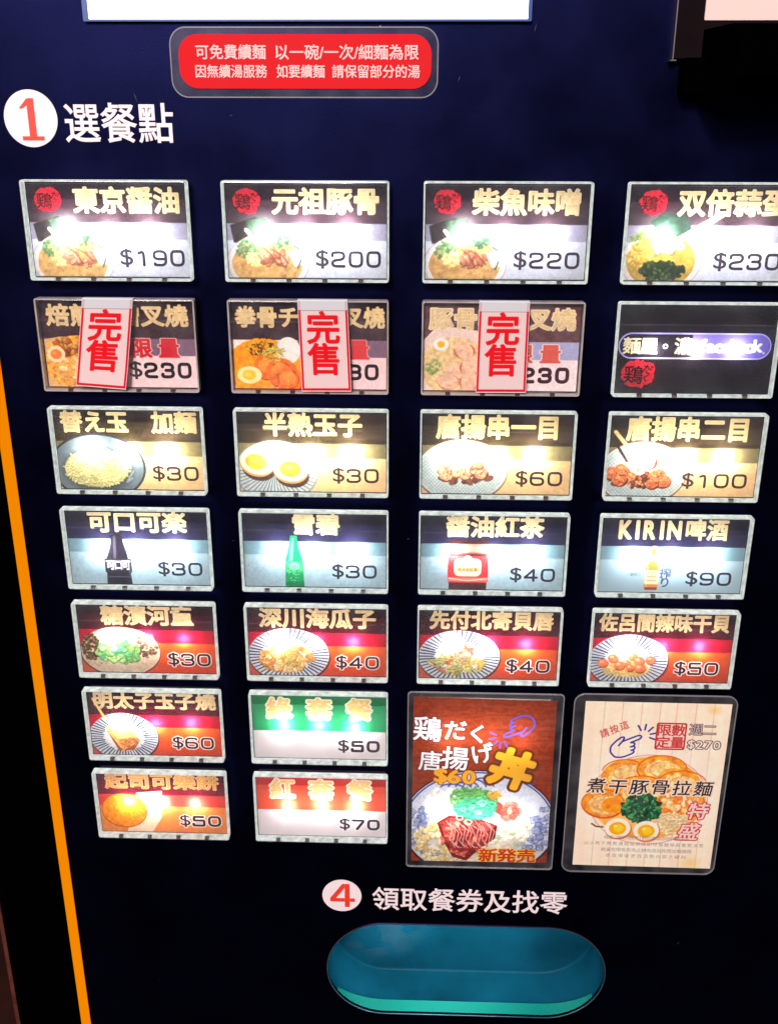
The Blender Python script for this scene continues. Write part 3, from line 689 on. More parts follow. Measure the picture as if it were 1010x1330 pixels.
def lettering(name, s, x0, x1, y0, y1, d, mat, bold=0.0, th=.12, rot=0):
    """cut-vinyl lettering: the font's outlines, thickened, scaled to the box"""
    _tc.body = s; _tc.bevel_depth = bold; _tc.bevel_resolution = 1; _tc.resolution_u = 3; bpy.context.view_layer.update()
    me = bpy.data.meshes.new_from_object(_to.evaluated_get(bpy.context.evaluated_depsgraph_get())); _tc.bevel_depth = 0
    co = np.array([v.co[:] for v in me.vertices]); mn = co.min(0); mx = co.max(0)
    for v in me.vertices:
        v.co = V(x0 + (v.co.x - mn[0]) / (mx[0] - mn[0]) * (x1 - x0), y0 + (v.co.y - mn[1]) / (mx[1] - mn[1]) * (y1 - y0), d + (v.co.z / max(bold, .001)) * th * .5 + th * .5)
    me.name = name; me.materials.clear(); me.materials.append(mat); return me

# ------------------------------------------------------------------ the machine
OX = 150.0
machine = bpy.data.objects.new('ticket_machine', None); COL.objects.link(machine)
machine.location = P(OX, -Z0, 0)
machine['label'] = 'navy meal ticket vending machine with rows of lit menu buttons and orange edge strip'
machine['category'] = 'ticket machine'
ML = V(-OX, Z0, 0)            # parts whose mesh is in plane coordinates sit here
def part(name, mesh, label=None, parent=None): return obj(name, mesh, parent or machine, ML if parent is None else None, label)

# slot outline, front panel with its opening
SX0, SX1, SY0, SY1 = 99.4, 230.8, -350.0, -295.0
SR = (SY1 - SY0) / 2
slot = rr_pts(SX0, SX1, SY0, SY1, SR - .01, 16)
bm = bmesh.new()
inner = [bm.verts.new(V(x, y, 0)) for x, y in slot]
outer = [bm.verts.new(V(x, y, 0)) for x, y in ((345, 330), (-18.3, 330), (-18.3, -560), (345, -560))]
n = len(slot)
eds = [bm.edges.new((L_[i], L_[(i + 1) % len(L_)])) for L_ in (inner, outer) for i in range(len(L_))]
bmesh.ops.triangle_fill(bm, use_beauty=True, use_dissolve=False, edges=eds)
rim_in = [bm.verts.new(V(x, y, -2)) for x, y in slot]
for i in range(n): bm.faces.new([inner[i], inner[(i + 1) % n], rim_in[(i + 1) % n], rim_in[i]])
part('front_panel', mk('front_panel', bm, PANEL))

# cabinet behind it
bm = bmesh.new()
add_box(bm, -53, -18.0, -1300, 560, -420, -2.5)
add_box(bm, 345.5, 372, -1300, 560, -420, -2.5)
add_box(bm, -18, 345.5, -1300, 560, -420, -400)
add_box(bm, -18, 345.5, 330.5, 560, -400, -.5)
add_box(bm, -18, 345.5, -1300, -560.5, -400, -.5)
part('cabinet', mk('cabinet', bm, BLACK))
bm = bmesh.new(); add_box(bm, -24.9, -22.9, -1290, 550, -2.4, .6); part('edge_molding', mk('edge_molding', bm, BLACK, bevel=.4))
# orange trim strip
bm = bmesh.new(); add_box(bm, -22.6, -18.4, -560, 330, -2, .8); part('trim_strip', mk('trim_strip', bm, ORANGE, bevel=.3), 'glowing orange strip along the left edge of the panel')

# ---- menu buttons
BW, BH, BD = 58.07, 34.3, 8.0
PXX, PZ = 70.0, 40.584
BODY = principled('dark_button_body', (.02, .018, .02), .5)
bm = bmesh.new()                                        # housing sunk a little inside the outline of the cap
add_ring(bm, rr_pts(1.3, BW - 1.3, 1.3, BH - 1.5, .8, 3), rr_pts(1.9, BW - 1.9, 1.9, BH - 2.1, .3, 3), .05, 3.8); ME_BODY = mk('button_housing', bm, BODY)
def rim_mesh(mat):
    bm = bmesh.new()
    add_ring(bm, rr_pts(0, BW, 0, BH, .8, 3), rr_pts(.55, BW - .55, .62, BH - .62, .3, 3), 3.85, 7.15)
    return mk('cap_rim', bm, mat)
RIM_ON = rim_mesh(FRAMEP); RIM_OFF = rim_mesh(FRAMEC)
bm = bmesh.new(); add_box(bm, 1.95, BW - 1.95, 1.95, BH - 2.15, .1, .6); ME_REFL = mk('reflector', bm, REFL)
def cover_mesh(mat):
    bm = bmesh.new()
    add_prism(bm, rr_pts(0, BW, 0, BH, .9, 4), 7.2, 8.0)
    es = [e for e in bm.edges if abs(e.verts[0].co.y + .008) < 1e-6 and abs(e.verts[1].co.y + .008) < 1e-6]
    bmesh.ops.bevel(bm, geom=es, offset=.0006, segments=3, affect='EDGES', profile=.5)
    return mk('clear_cover', bm, mat)
CV_ON = cover_mesh(COVER); CV_OFF = cover_mesh(COVEROFF)
bm = bmesh.new(); add_box(bm, 1.2, BW - 1.2, 26.2, 26.7, 6.6, 7.1); ME_RIDGE = mk('cover_rib', bm, COVEROFF)
bm = bmesh.new(); add_box(bm, -.9, .9, -.25, 1.3, 6.2, 7.2); ME_CLIP = mk('latch', bm, CLIP)
def led_mesh(mat):
    bm = bmesh.new(); bmesh.ops.create_uvsphere(bm, u_segments=10, v_segments=6, radius=.0008)
    return mk('led', bm, mat, smooth=True)
LEDW = led_mesh(emitter('led_white', (.86, .93, 1.0), 2700)); LEDY = led_mesh(emitter('led_warm', (1.0, .97, .78), 2600))
LEDD = led_mesh(emitter('led_dim', (1.0, .92, .90), 1250)); LEDOFF = led_mesh(principled('led_unlit', (.7, .7, .65), .3))
LEDP = led_mesh(emitter('led_pale', (.95, .93, 1.0), 1200))
LEDX = led_mesh(emitter('led_sign', (.9, .92, 1.0), 750))
LEDH = led_mesh(emitter('led_behind_poster', (.92, .95, 1.0), 1150))
LR = random.Random(11)
def menu_button(r, c, art, label, lit='w', card_=True, x=None, y=None):
    x = c * PXX if x is None else x; y = -r * PZ if y is None else y
    root = obj('menu_button', ME_BODY, machine, V(x - OX, y + Z0, 0), label)
    obj('reflector', ME_REFL, root)
    led = {'w': LEDW, 'y': LEDY, 'd': LEDD, 'p': LEDP, 's': LEDD, 'h': LEDH, 'x': LEDX}.get(lit, LEDOFF)
    for k in (14.2, 29.0, 43.8):
        o_ = obj('led', led, root, V(k + LR.uniform(-.6, .6), 17.3 + LR.uniform(-.4, .4), 2.05))
        q_ = LR.uniform(.86, 1.12); o_.scale = (q_, q_, q_)
    if art:
        im = art().image('print_' + '_'.join(label.split()[:6]))
        obj('insert_card', sheet('insert_card', [(.9, 33.0), (BW - .9, 33.0), (BW - .9, 1.1), (.9, 1.1)], 4.1, film('printed_insert', im, .55 if lit else .12)), root)
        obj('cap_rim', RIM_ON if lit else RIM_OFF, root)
        obj('clear_cover', CV_ON if lit else CV_OFF, root)
        obj('cover_rib', ME_RIDGE, root)
        for k in (.17, .39, .61, .83): obj('latch', ME_CLIP, root, V(BW * k, 0, 0))
    return root
T = [('soy sauce ramen', '$190'), ('original pork bone ramen', '$200'), ('bonito miso ramen', '$220'), ('double garlic ramen', '$230')]
for c_ in range(4): menu_button(0, c_, art_ramen(c_), f'lit menu button picturing {T[c_][0]}, priced {T[c_][1]}', 'w')
menu_button(1, 0, art_sold(0), 'unlit roasted miso pork ramen button behind the tilted sold out strip', None)
menu_button(1, 1, art_sold(1), 'unlit orange broth chashu ramen button with halved egg at lower left', None)
menu_button(1, 2, art_sold(2), 'unlit pale pork bone chashu ramen button in the third column', None)
menu_button(1, 3, art_social, 'black social media button with violet outlined name bar and red seal', 'x')
for c_, t in enumerate(['extra noodle button with black bowl of noodles, priced $30', 'soft boiled egg button with two egg halves, priced $30', 'fried chicken skewer button with one skewer on plate, priced $60', 'fried chicken skewer button with two skewers, priced $100']):
    menu_button(2, c_, art_side(c_), t, 'y')
for c_, t in enumerate(['cola button with dark glass bottle, priced $30', 'lemon soda button with green glass bottle, priced $30', 'soy black tea button with red labelled jar, priced $40', 'beer button with slim brown bottle, priced $90']):
    menu_button(3, c_, art_drink(c_), t, 'w')
for c_, t in enumerate(['pickled cucumber button with green slices on plate, priced $30', 'clam dish button with golden clams in striped bowl, priced $40', 'surf clam appetizer button with mixed vegetables in striped bowl, priced $40', 'spicy scallop button with orange scallops in striped bowl, priced $50']):
    menu_button(4, c_, art_dish(c_), t, 'd')
menu_button(5, 0, art_dish(4), 'cod roe omelette button with rolled egg on striped plate, priced $60', 'd')
menu_button(5, 1, art_set(0), 'green set meal button, priced $50', 'p')
menu_button(6, 0, art_dish(5), 'cheese croquette button with round orange croquette, priced $50', 'd')
menu_button(6, 1, art_set(1), 'red set meal button, priced $70', 'p')
for r_ in (5, 6):
    menu_button(r_, 2, None, 'glowing button hidden behind the brown rice bowl poster', 'h')

# ---- display at the top
bm = bmesh.new(); add_box(bm, 28.0, 173.4, 84.9, 200, .2, 1.6)
scr = part('display', mk('display', bm, SCREEN, bevel=.2), 'bright white lit display')
bm = bmesh.new(); add_ring(bm, rr_pts(26.2, 174.6, 84.2, 201.5, .3, 2), rr_pts(28.05, 173.35, 84.85, 199.9, .2, 2), .1, 2.0)
part('display_frame', mk('display_frame', bm, STEELB, bevel=.15))

# ---- bank note unit on the right
bm = bmesh.new()
add_ring(bm, rr_pts(221.4, 335, 73.0, 210, .6, 3), rr_pts(230.2, 326, 84.3, 200, .4, 3), .1, 4.0)
part('note_reader_bezel', mk('note_reader_bezel', bm, DARKBROWN, bevel=.3), 'dark brown bezel around the pale note reader face')
bm = bmesh.new(); add_box(bm, 221.0, 221.38, 72.6, 210, .1, 4.3); add_box(bm, 220.4, 222.4, 72.2, 72.55, .1, 4.3)
part('bezel_edge', mk('bezel_edge', bm, METAL))
bm = bmesh.new(); add_box(bm, 230.25, 325.9, 84.35, 199.9, .3, 2.0)
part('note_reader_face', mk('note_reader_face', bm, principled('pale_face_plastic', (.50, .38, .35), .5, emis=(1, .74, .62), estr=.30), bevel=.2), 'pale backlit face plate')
bm = bmesh.new()
pr = [(0.4, 81.6), (30, 81.0), (38, 76), (38, 66), (26, 60.5), (0.4, 59.5)]   # side profile: (d, y)
for xa, xb in ((230.2, 326),):
    A = [bm.verts.new(V(xa + (2.2 if d > 20 else 0), y, d)) for d, y in pr]; B = [bm.verts.new(V(xb, y, d)) for d, y in pr]
    bm.faces.new(A); bm.faces.new(B)
    for i in range(len(pr)): bm.faces.new([A[i], A[(i + 1) % len(pr)], B[(i + 1) % len(pr)], B[i]])
part('note_slot_snout', mk('note_slot_snout', bm, BLACK, bevel=1.2, seg=3), 'black protruding snout of the note reader')
bm = bmesh.new(); add_box(bm, 224.5, 330, 62, 72.9, .1, 9); part('note_slot_base', mk('note_slot_base', bm, BLACK, bevel=.8))

# ---- a few scratches in the paint
bm = bmesh.new()
for u, v, L_, a_ in ((695, 36, 3.0, 1.3), (596, 102, 2.2, 1.2), (176, 126, 3.6, 1.9), (300, 150, 1.5, .4), (60, 470, 1.8, 2.2), (880, 1225, 1.5, 1.0), (530, 700, 1.2, .2)):
    x, y = at(u, v); dx, dy = math.cos(a_) * L_ / 2, math.sin(a_) * L_ / 2; nx, ny = -math.sin(a_) * .07, math.cos(a_) * .07
    add_prism(bm, [(x - dx, y - dy), (x + nx, y + ny), (x + dx, y + dy), (x - nx, y - ny)], .01, .03)
sc_ = part('paint_scratches', mk('paint_scratches', bm, principled('bare_scratch', (.10, .09, .12), .6))); sc_['kind'] = 'stuff'
# ---- step markings and headings on the panel
def disc(name, cx, cy, r, d, mat, th=.15):
    bm = bmesh.new(); add_prism(bm, [(cx + r * math.cos(k * math.pi / 32), cy + r * math.sin(k * math.pi / 32)) for k in range(64)], d, d + th)
    return mk(name, bm, mat)
a = part('step_disc', disc('step_disc', 4.1, 54.1, 9.3, .05, WHITE), 'white disc with a red serif 1')
bm = bmesh.new(); add_prism(bm, [(3.2, 48.4), (5.7, 48.4), (5.7, 60.6), (4.1, 60.6), (3.2, 59.8)], .26, .32); add_prism(bm, [(.4, 57.4), (1.3, 57.2), (3.15, 58.3), (3.15, 59.75), (4.0, 60.6), (3.2, 60.4)], .26, .32)
add_prism(bm, [(.6, 47.0), (8.2, 47.0), (8.2, 48.35), (.6, 48.35)], .26, .32)
o = obj('step_numeral', mk('step_numeral', bm, INK), a)
b = part('step_disc', disc('step_disc', 107.0, -279.0, 9.0, .05, WHITE), 'white disc with a red 4')
bm = bmesh.new()
add_prism(bm, [(108.3, -285.4), (110.6, -285.4), (110.6, -272.2), (108.3, -272.2)], .26, .32)
add_prism(bm, [(101.6, -282.4), (108.25, -282.4), (108.25, -280.4), (101.6, -280.4)], .26, .32)
add_prism(bm, [(110.65, -282.4), (113.0, -282.4), (113.0, -280.4), (110.65, -280.4)], .26, .32)
add_prism(bm, [(101.6, -280.35), (104.3, -280.35), (108.25, -274.6), (108.25, -272.2), (107.2, -272.2)], .26, .32)
obj('step_numeral', mk('step_numeral', bm, INK), b)
part('heading', lettering('heading', '選餐點', 15.6, 53.6, 46.2, 59.2, .12, WHITE, bold=.015), 'large white heading beside the first step disc')
part('heading', lettering('heading', '領取餐券及找零', 120.9, 210.6, -286.9, -273.4, .12, WHITE, bold=.015), 'white heading above the ticket tray')

# ---- ticket tray: rounded scoop behind the opening
bm = bmesh.new()
D1 = -22.0
rings = []
for d, k in ((-2.0, 0.0), (-12, .1), (-24, .2), (-26.4, .4), (-27, .9), (-27.2, 1.6)):
    pts = rr_pts(SX0 + k, SX1 - k, SY0 + k, SY1 - k * .5, SR - k * .76 - .02, 16)
    rings.append([bm.verts.new(V(x, y, d)) for x, y in pts])
for A, B in zip(rings[:-1], rings[1:]):
    for i in range(n): bm.faces.new([A[i], A[(i + 1) % n], B[(i + 1) % n], B[i]])
bm.faces.new(rings[-1])
_nt = TEAL.node_tree; _p = [q_ for q_ in _nt.nodes if q_.type == 'BSDF_PRINCIPLED'][0]   # reflections painted into the colour as brownish patches at the tray's left
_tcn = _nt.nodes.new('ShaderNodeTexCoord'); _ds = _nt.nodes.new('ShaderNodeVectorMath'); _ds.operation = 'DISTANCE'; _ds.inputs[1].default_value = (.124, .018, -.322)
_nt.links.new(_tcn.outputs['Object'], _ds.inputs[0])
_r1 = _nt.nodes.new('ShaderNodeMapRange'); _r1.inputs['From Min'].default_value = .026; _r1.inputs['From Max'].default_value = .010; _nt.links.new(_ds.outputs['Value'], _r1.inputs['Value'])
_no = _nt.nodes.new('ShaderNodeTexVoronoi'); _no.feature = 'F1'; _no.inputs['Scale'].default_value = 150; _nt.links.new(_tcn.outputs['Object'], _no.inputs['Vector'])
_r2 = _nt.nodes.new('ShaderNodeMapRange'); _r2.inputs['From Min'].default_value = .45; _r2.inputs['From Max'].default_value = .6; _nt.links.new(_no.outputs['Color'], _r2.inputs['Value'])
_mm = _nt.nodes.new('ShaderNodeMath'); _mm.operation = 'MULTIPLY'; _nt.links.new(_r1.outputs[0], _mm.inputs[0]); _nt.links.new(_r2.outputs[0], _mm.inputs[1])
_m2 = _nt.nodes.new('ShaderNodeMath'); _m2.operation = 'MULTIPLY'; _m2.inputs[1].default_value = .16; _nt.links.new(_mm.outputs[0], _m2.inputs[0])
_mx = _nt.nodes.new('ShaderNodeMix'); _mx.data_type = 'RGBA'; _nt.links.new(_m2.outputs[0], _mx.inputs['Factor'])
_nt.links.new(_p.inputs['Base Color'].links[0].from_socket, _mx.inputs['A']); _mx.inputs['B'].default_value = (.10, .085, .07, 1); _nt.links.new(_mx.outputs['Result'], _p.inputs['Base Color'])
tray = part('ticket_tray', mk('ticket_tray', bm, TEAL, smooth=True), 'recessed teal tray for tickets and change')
bm = bmesh.new(); add_ring(bm, rr_pts(SX0 - .22, SX1 + .22, SY0 - .22, SY1 + .22, SR, 16), rr_pts(SX0 + .12, SX1 - .12, SY0 + .12, SY1 - .12, SR - .15, 16), .02, .35)
part('tray_rim', mk('tray_rim', bm, principled('cut_metal_rim', (.85, .8, .82), .3, 1.0)))
bm = bmesh.new()                                        # lip following the scoop bottom, its lit brightness put into the colour
lp = []
for sgn in (-1, 1):
    cxx = (SX0 + SR) if sgn < 0 else (SX1 - SR)
    ks = range(0, 8) if sgn < 0 else range(7, -1, -1)
    for k in ks:
        a_ = math.radians(212 + 8.3 * k); lp.append((cxx + (-sgn) * (SR - .45) * math.cos(a_), (SY0 + SR) + (SR - .45) * math.sin(a_)))
fr_ = [bm.verts.new(V(x, y, -1.0)) for x, y in lp]
bk_ = [bm.verts.new(V(x + (.6 if x < 165 else -.6), y + 1.2, -6.6 + 5.2 * min(1, max(0, (y - SY0 - .5) / 13)))) for x, y in lp]
for k in range(len(lp) - 1): bm.faces.new([fr_[k], fr_[k + 1], bk_[k + 1], bk_[k]])
obj('tray_lip', mk('tray_lip', bm, TEALLIP), tray, V(0, 0, 0), 'brighter green lip along the bottom of the tray')
ll = bpy.data.lights.new('tray_lamp', 'AREA'); ll.shape = 'RECTANGLE'; ll.size = .05; ll.size_y = .004; ll.energy = .13; ll.color = (.55, 1.0, .95)
lo = bpy.data.objects.new('tray_lamp', ll); COL.objects.link(lo); lo.location = P(155, SY1 - 1.6, -9); lo.rotation_euler = (math.radians(12), 0, 0)
bm = bmesh.new(); add_box(bm, 120, 210, SY1 - 1.5, SY1 - .6, -12, -6); obj('lamp_housing', mk('lamp_housing', bm, BLACK), tray, V(0, 0, 0))

# ---- things stuck on to the machine
def on(name, label, cat, base, group=None):
    o = bpy.data.objects.new(name, None); COL.objects.link(o); o.location = P(*base)
    o['label'] = label; o['category'] = cat
    if group: o['group'] = group
    return o
# sold-out strips
def art_strip():
    c = Canvas(50, 90, 5.2, (222, 198, 195), 130)
    c.rect(.6, 0, 2.7, 89, (206, 30, 48)); c.rect(47.3, 0, 49.4, 89, (206, 30, 48)); c.rect(.6, 86.6, 49.4, 89, (206, 30, 48))
    c.rect(0, 0, 50, 9, (196, 206, 210), alpha=.8); c.rect(0, 9, 50, 9.8, (120, 100, 100), alpha=.5)
    for ch, y in (('完', 27), ('售', 58)): c.char(ch, 24.5, y, 32, 31, (216, 36, 42), bold=3.6)
    for ch, y in (('完', 27), ('售', 58)): c.char(ch, 24.5, y + .6, 32, 31, (222, 26, 36), bold=1.5)
    return c
STRIP = film('sold_out_paper', art_strip().image('print_sold_out_strip'), transl=.12)
def strip(quad, label, lift=.5):
    cx = sum(p[0] for p in quad) / 4; cyy = sum(p[1] for p in quad) / 4
    root = on('sold_out_strip', label, 'sold out sticker', (cx, cyy, 8.05), 'sold out strips taped over buttons')
    tl, tr, br, bl = [(x - cx, y - cyy) for x, y in quad]
    NX, NY = 5, 14; vs = []; fs = []; uvs = []                # paper with a slight curl at the free lower end
    for j in range(NY + 1):
        for i in range(NX + 1):
            a_, b_ = i / NX, j / NY
            x = (tl[0] * (1 - a_) + tr[0] * a_) * (1 - b_) + (bl[0] * (1 - a_) + br[0] * a_) * b_
            y = (tl[1] * (1 - a_) + tr[1] * a_) * (1 - b_) + (bl[1] * (1 - a_) + br[1] * a_) * b_
            vs.append(V(x, y, .10 + 1.1 * b_ ** 5 * (.35 + .65 * a_ * lift) + .10 * math.sin(b_ * 7 + lift * 5) ** 2 * b_)); uvs.append((a_, 1 - b_))
    for j in range(NY):
        for i in range(NX):
            k = j * (NX + 1) + i; fs.append((k + NX + 1, k + NX + 2, k + 1, k))
    me = bpy.data.meshes.new('paper_strip'); me.from_pydata(vs, [], fs); uv = me.uv_layers.new(name='UVMap')
    for l_ in me.loops: uv.data[l_.index].uv = uvs[l_.vertex_index]
    me.materials.append(STRIP)
    for p_ in me.polygons: p_.use_smooth = True
    obj('paper_strip', me, root)
    me = bpy.data.meshes.new('folded_tape')            # tape folded back over the top edge of the button
    e = .3
    vs = [V(tl[0], tl[1], .12), V(tr[0], tr[1], .12), V(tr[0], tr[1] + .30, -.25), V(tl[0], tl[1] + .30, -.25), V(tr[0], tr[1] + .34, -2.6), V(tl[0], tl[1] + .34, -2.6)]
    me.from_pydata(vs, [], [(0, 1, 2, 3), (3, 2, 4, 5)]); me.materials.append(TAPE)
    obj('folded_tape', me, root)
strip([(18.0, -6.35), (36.4, -6.35), (31.2, -39.2), (12.5, -38.0)], 'tilted red bordered sold out strip on the first column button', .9)
strip([(95.5, -6.35), (113.4, -6.35), (114.5, -39.2), (96.3, -39.4)], 'red bordered sold out strip over the orange broth ramen button', .3)
strip([(160.3, -6.35), (178.2, -6.35), (178.3, -39.0), (160.0, -39.2)], 'red bordered sold out strip over the pale ramen button in the third column')

# notice
nt_ = on('notice_sticker', 'red rounded notice sticker in clear laminate under the white display', 'sticker', (99, 71.7, 0))
bm = bmesh.new(); add_prism(bm, rr_pts(-44.9, 45.2, -10.8, 11.0, 5.5, 8), .02, .28); obj('laminate', mk('laminate', bm, POUCH), nt_)
bm = bmesh.new(); add_ring(bm, rr_pts(-45.0, 45.3, -10.9, 11.1, 5.6, 8), rr_pts(-44.6, 44.9, -10.5, 10.7, 5.2, 8), .06, .40); obj('laminate_edge', mk('laminate_edge', bm, POUCHEDGE), nt_)
bm = bmesh.new(); add_prism(bm, rr_pts(-42.0, 43.0, -8.0, 8.8, 6.2, 10), .42, .55); rp = obj('red_label', mk('red_label', bm, REDV, bevel=0), nt_)
for s, x0, x1, y0, y1 in (('可免費續麵', 62.8, 86.5, 72.7, 77.4), ('以一碗/一次/細麵為限', 89.6, 137.8, 72.6, 77.4), ('因無續湯服務', 62.4, 86.8, 67.0, 71.2), ('如要續麵', 89.8, 106.2, 67.0, 71.2), ('請保留部分的湯', 108.6, 138.2, 67.0, 71.2)):
    obj('lettering', lettering('lettering', s, x0 - 99, x1 - 99, y0 - 71.7, y1 - 71.7, .60, PINKW, bold=.018), rp)

# ---- posters
def hand(c, cx, cy, s, rot, col, wd, tex=0):
    """line drawing of a pointing hand with rays, index finger pointing along +x before rotation"""
    def T_(pts): return [(cx + s * (x * math.cos(rot) - y * math.sin(rot)), cy + s * (x * math.sin(rot) + y * math.cos(rot))) for x, y in pts]
    P1 = [(-.1, -.25), (.75, -.28), (.86, -.18), (.75, -.06), (.2, -.04), (.35, 0.0), (.42, .1), (.34, .19), (.1, .19), (.3, .2), (.36, .3), (.26, .39), (.08, .38), (.2, .4), (.24, .5), (.12, .58), (-.4, .6), (-.75, .45), (-.85, .1), (-.72, -.2), (-.35, -.4), (-.02, -.5), (.08, -.42), (-.1, -.25), (-.35, -.1)]
    c.line(rounded(T_(P1), .12 * s), wd, col)
    for a in (-75, -40, -5, 30, 65):
        r0, r1 = .32, .62
        x0, y0 = .95, -.18
        c.line(T_([(x0 + r0 * math.cos(math.radians(a - 20)), y0 + r0 * math.sin(math.radians(a - 20))), (x0 + r1 * math.cos(math.radians(a - 20)), y0 + r1 * math.sin(math.radians(a - 20)))]), wd, col)
def art_poster1():
    Wp, Hp = 59, 82.5; c = Canvas(Wp, Hp, 11, (176, 70, 36), 150)
    st = fbm(c.h, c.w, 60, 3, 3); g = fbm(c.h, 4, 14, 5, 4)[:, :1]
    yy = np.arange(c.h)[:, None] / c.h
    g2 = np.repeat(fbm(c.h, 6, 9, 9, 5)[:, :1], c.w, 1); wv = .5 + .5 * np.sin((yy * 60 + st * 10) * 2.2)
    base = np.array([150, 56, 28]) / 255.
    c.a[:] = np.clip(base * (.78 + .3 * g2 + .12 * wv + .1 * (st - .5))[..., None], 0, 1)
    # big patterned bowl
    cx, cy_ = 29, 63
    c.ell(cx, cy_, 33.5, 28.5, (50, 20, 30)); c.ell(cx, cy_ - .2, 32.8, 27.8, (214, 214, 226)); 
    pts = [(cx + 32 * math.cos(t), cy_ - .2 + 27 * math.sin(t)) for t in np.linspace(3.14, 6.28, 60)]; c.line(pts, .6, (50, 56, 140))
    r = c.r
    for k in range(9):                                  # wave bands painted on the bowl
        a0 = -1.55 + k * .13
        c.line([(cx + 7 + q * math.cos(a0 + q * .03), cy_ - 26 + q * .5 + 6 * math.sin(a0)) for q in range(0, 16)], .7, (60, 74, 160))
    for k in range(5): c.line([(cx - 12 + 5 * math.cos(t) + k * 3.2, cy_ - 19 + (2.0 + k * .9) * math.sin(t)) for t in np.linspace(3.4, 6.0, 12)], .7, (66, 80, 160))
    for side in (-1, 1):
        for k in range(34):
            t = r.uniform(-.5, 1.0); q = r.uniform(.72, .97); x = cx + side * 32 * q * math.cos(t * .9); y = cy_ + 27 * q * math.sin(t * .9) * (.9 if side > 0 else .95)
            if y < 36 or y > 82: continue
            w_ = r.uniform(1.2, 2.4); a = r.uniform(0, 1.5)
            q4 = [(x + w_ * math.cos(a + j * 1.571), y + w_ * math.sin(a + j * 1.571)) for j in range(5)]; c.line(q4, .35, (90, 100, 150), alpha=.85)
            c.line([q4[0], q4[2]], .3, (110, 120, 160), alpha=.8)
            if r.random() < .5: c.ell(x, y, w_ * .5, w_ * .5, (150, 158, 190))
    c.ell(28, 65, 23, 22, (232, 214, 190), soft=.25, tex=.1)
    scatter(c, 15, 72, 14, 12, 260, 1.3, [(246, 226, 170), (236, 206, 140), (224, 190, 120), (250, 240, 210)], (180, 120, 60), .45, .6)
    scatter(c, 40, 62, 12, 12, 160, 1.4, [(244, 236, 220), (232, 222, 200), (190, 206, 160), (250, 246, 236)], (160, 150, 120), .4, .6)
    scatter(c, 14, 52, 8, 8, 60, 1.6, [(250, 244, 232), (236, 230, 220)], (190, 180, 170), .3, .6)
    # sauced meat
    c.poly([(11, 62), (16, 58), (28, 59), (37, 63), (36, 70), (30, 75), (24, 82), (18, 80), (14, 72)], (120, 24, 24), tex=.3)
    c.poly([(12, 62), (17, 59), (28, 60), (36, 63), (34, 69), (29, 74), (24, 80), (19, 78), (15, 71)], (186, 62, 56), tex=.5, fine=.5)
    scatter(c, 23, 70, 10, 9, 90, 1.5, [(206, 84, 70), (160, 36, 34), (226, 120, 96), (140, 30, 26)], (90, 14, 16), .5, .5)
    for k in range(14):
        x = 15 + k * 1.4; c.line([(x, 61 + (k % 3)), (x + 2.6, 65 + (k % 4)), (x + 1.5, 70 + (k * 7 % 5)), (x + 4, 75)], .35, (246, 214, 196), alpha=.8)
    scatter(c, 41, 54.5, 5, 3.5, 14, 2.4, [(206, 110, 96), (226, 140, 120), (176, 76, 64)], (110, 40, 36), .6, .6)
    # spring onion tangle
    noodles(c, 26, 49, 10, 6.0, 120, (120, 190, 100), (50, 110, 60), .8, 8); noodles(c, 27, 54, 9, 5.5, 130, (90, 206, 150), (24, 120, 90), .9, 7)
    for k in range(11):
        x, y = 26 + r.gauss(0, 4), 54 + r.gauss(0, 3); q = r.uniform(.8, 1.7); c.line([(x + q * math.cos(t), y + q * .8 * math.sin(t)) for t in np.linspace(0, 6.3, 12)], .5, (150, 230, 190)); 
    scatter(c, 35, 47, 3, 1.6, 16, 1, [(240, 190, 80), (236, 160, 60)], (180, 110, 40), .4)
    c.soften(6)
    for ps, col, b in ((0, (96, 44, 30), 7), (1, (250, 244, 246), 2.6)):
        for ch, x, y, z, ro in (('鶏', 6, 15.5, 11.5, .05), ('だ', 17.6, 15.6, 9.5, .0), ('く', 27, 17, 9, .05), ('唐', 7.5, 31, 9.5, .06), ('揚', 18, 29.4, 11, .06), ('げ', 29.2, 26.5, 9.5, -.25)):
            c.char(ch, x, y, z, z, col, bold=b, rot=ro)
        for ch, x in (('$', 12), ('6', 17.6), ('0', 24)): c.char(ch, x, 38.3, 10.5, 8.4, (150, 60, 20) if not ps else (248, 176, 44), bold=9 if not ps else 5)
    c.char('丼', 42, 34, 17, 18, (110, 50, 14), bold=15, rot=.3); c.char('丼', 42, 34, 17, 18, (250, 180, 40), bold=7.5, rot=.3)
    for ch, x in (('新', 33.5), ('発', 41.5), ('売', 50)): c.char(ch, x, 79, 8, 7, (250, 190, 60), bold=9); c.char(ch, x, 79, 8, 7, (214, 52, 18), bold=3)
    hand(c, 44, 13.5, 8.5, 2.75, (96, 84, 190), .75)
    return c
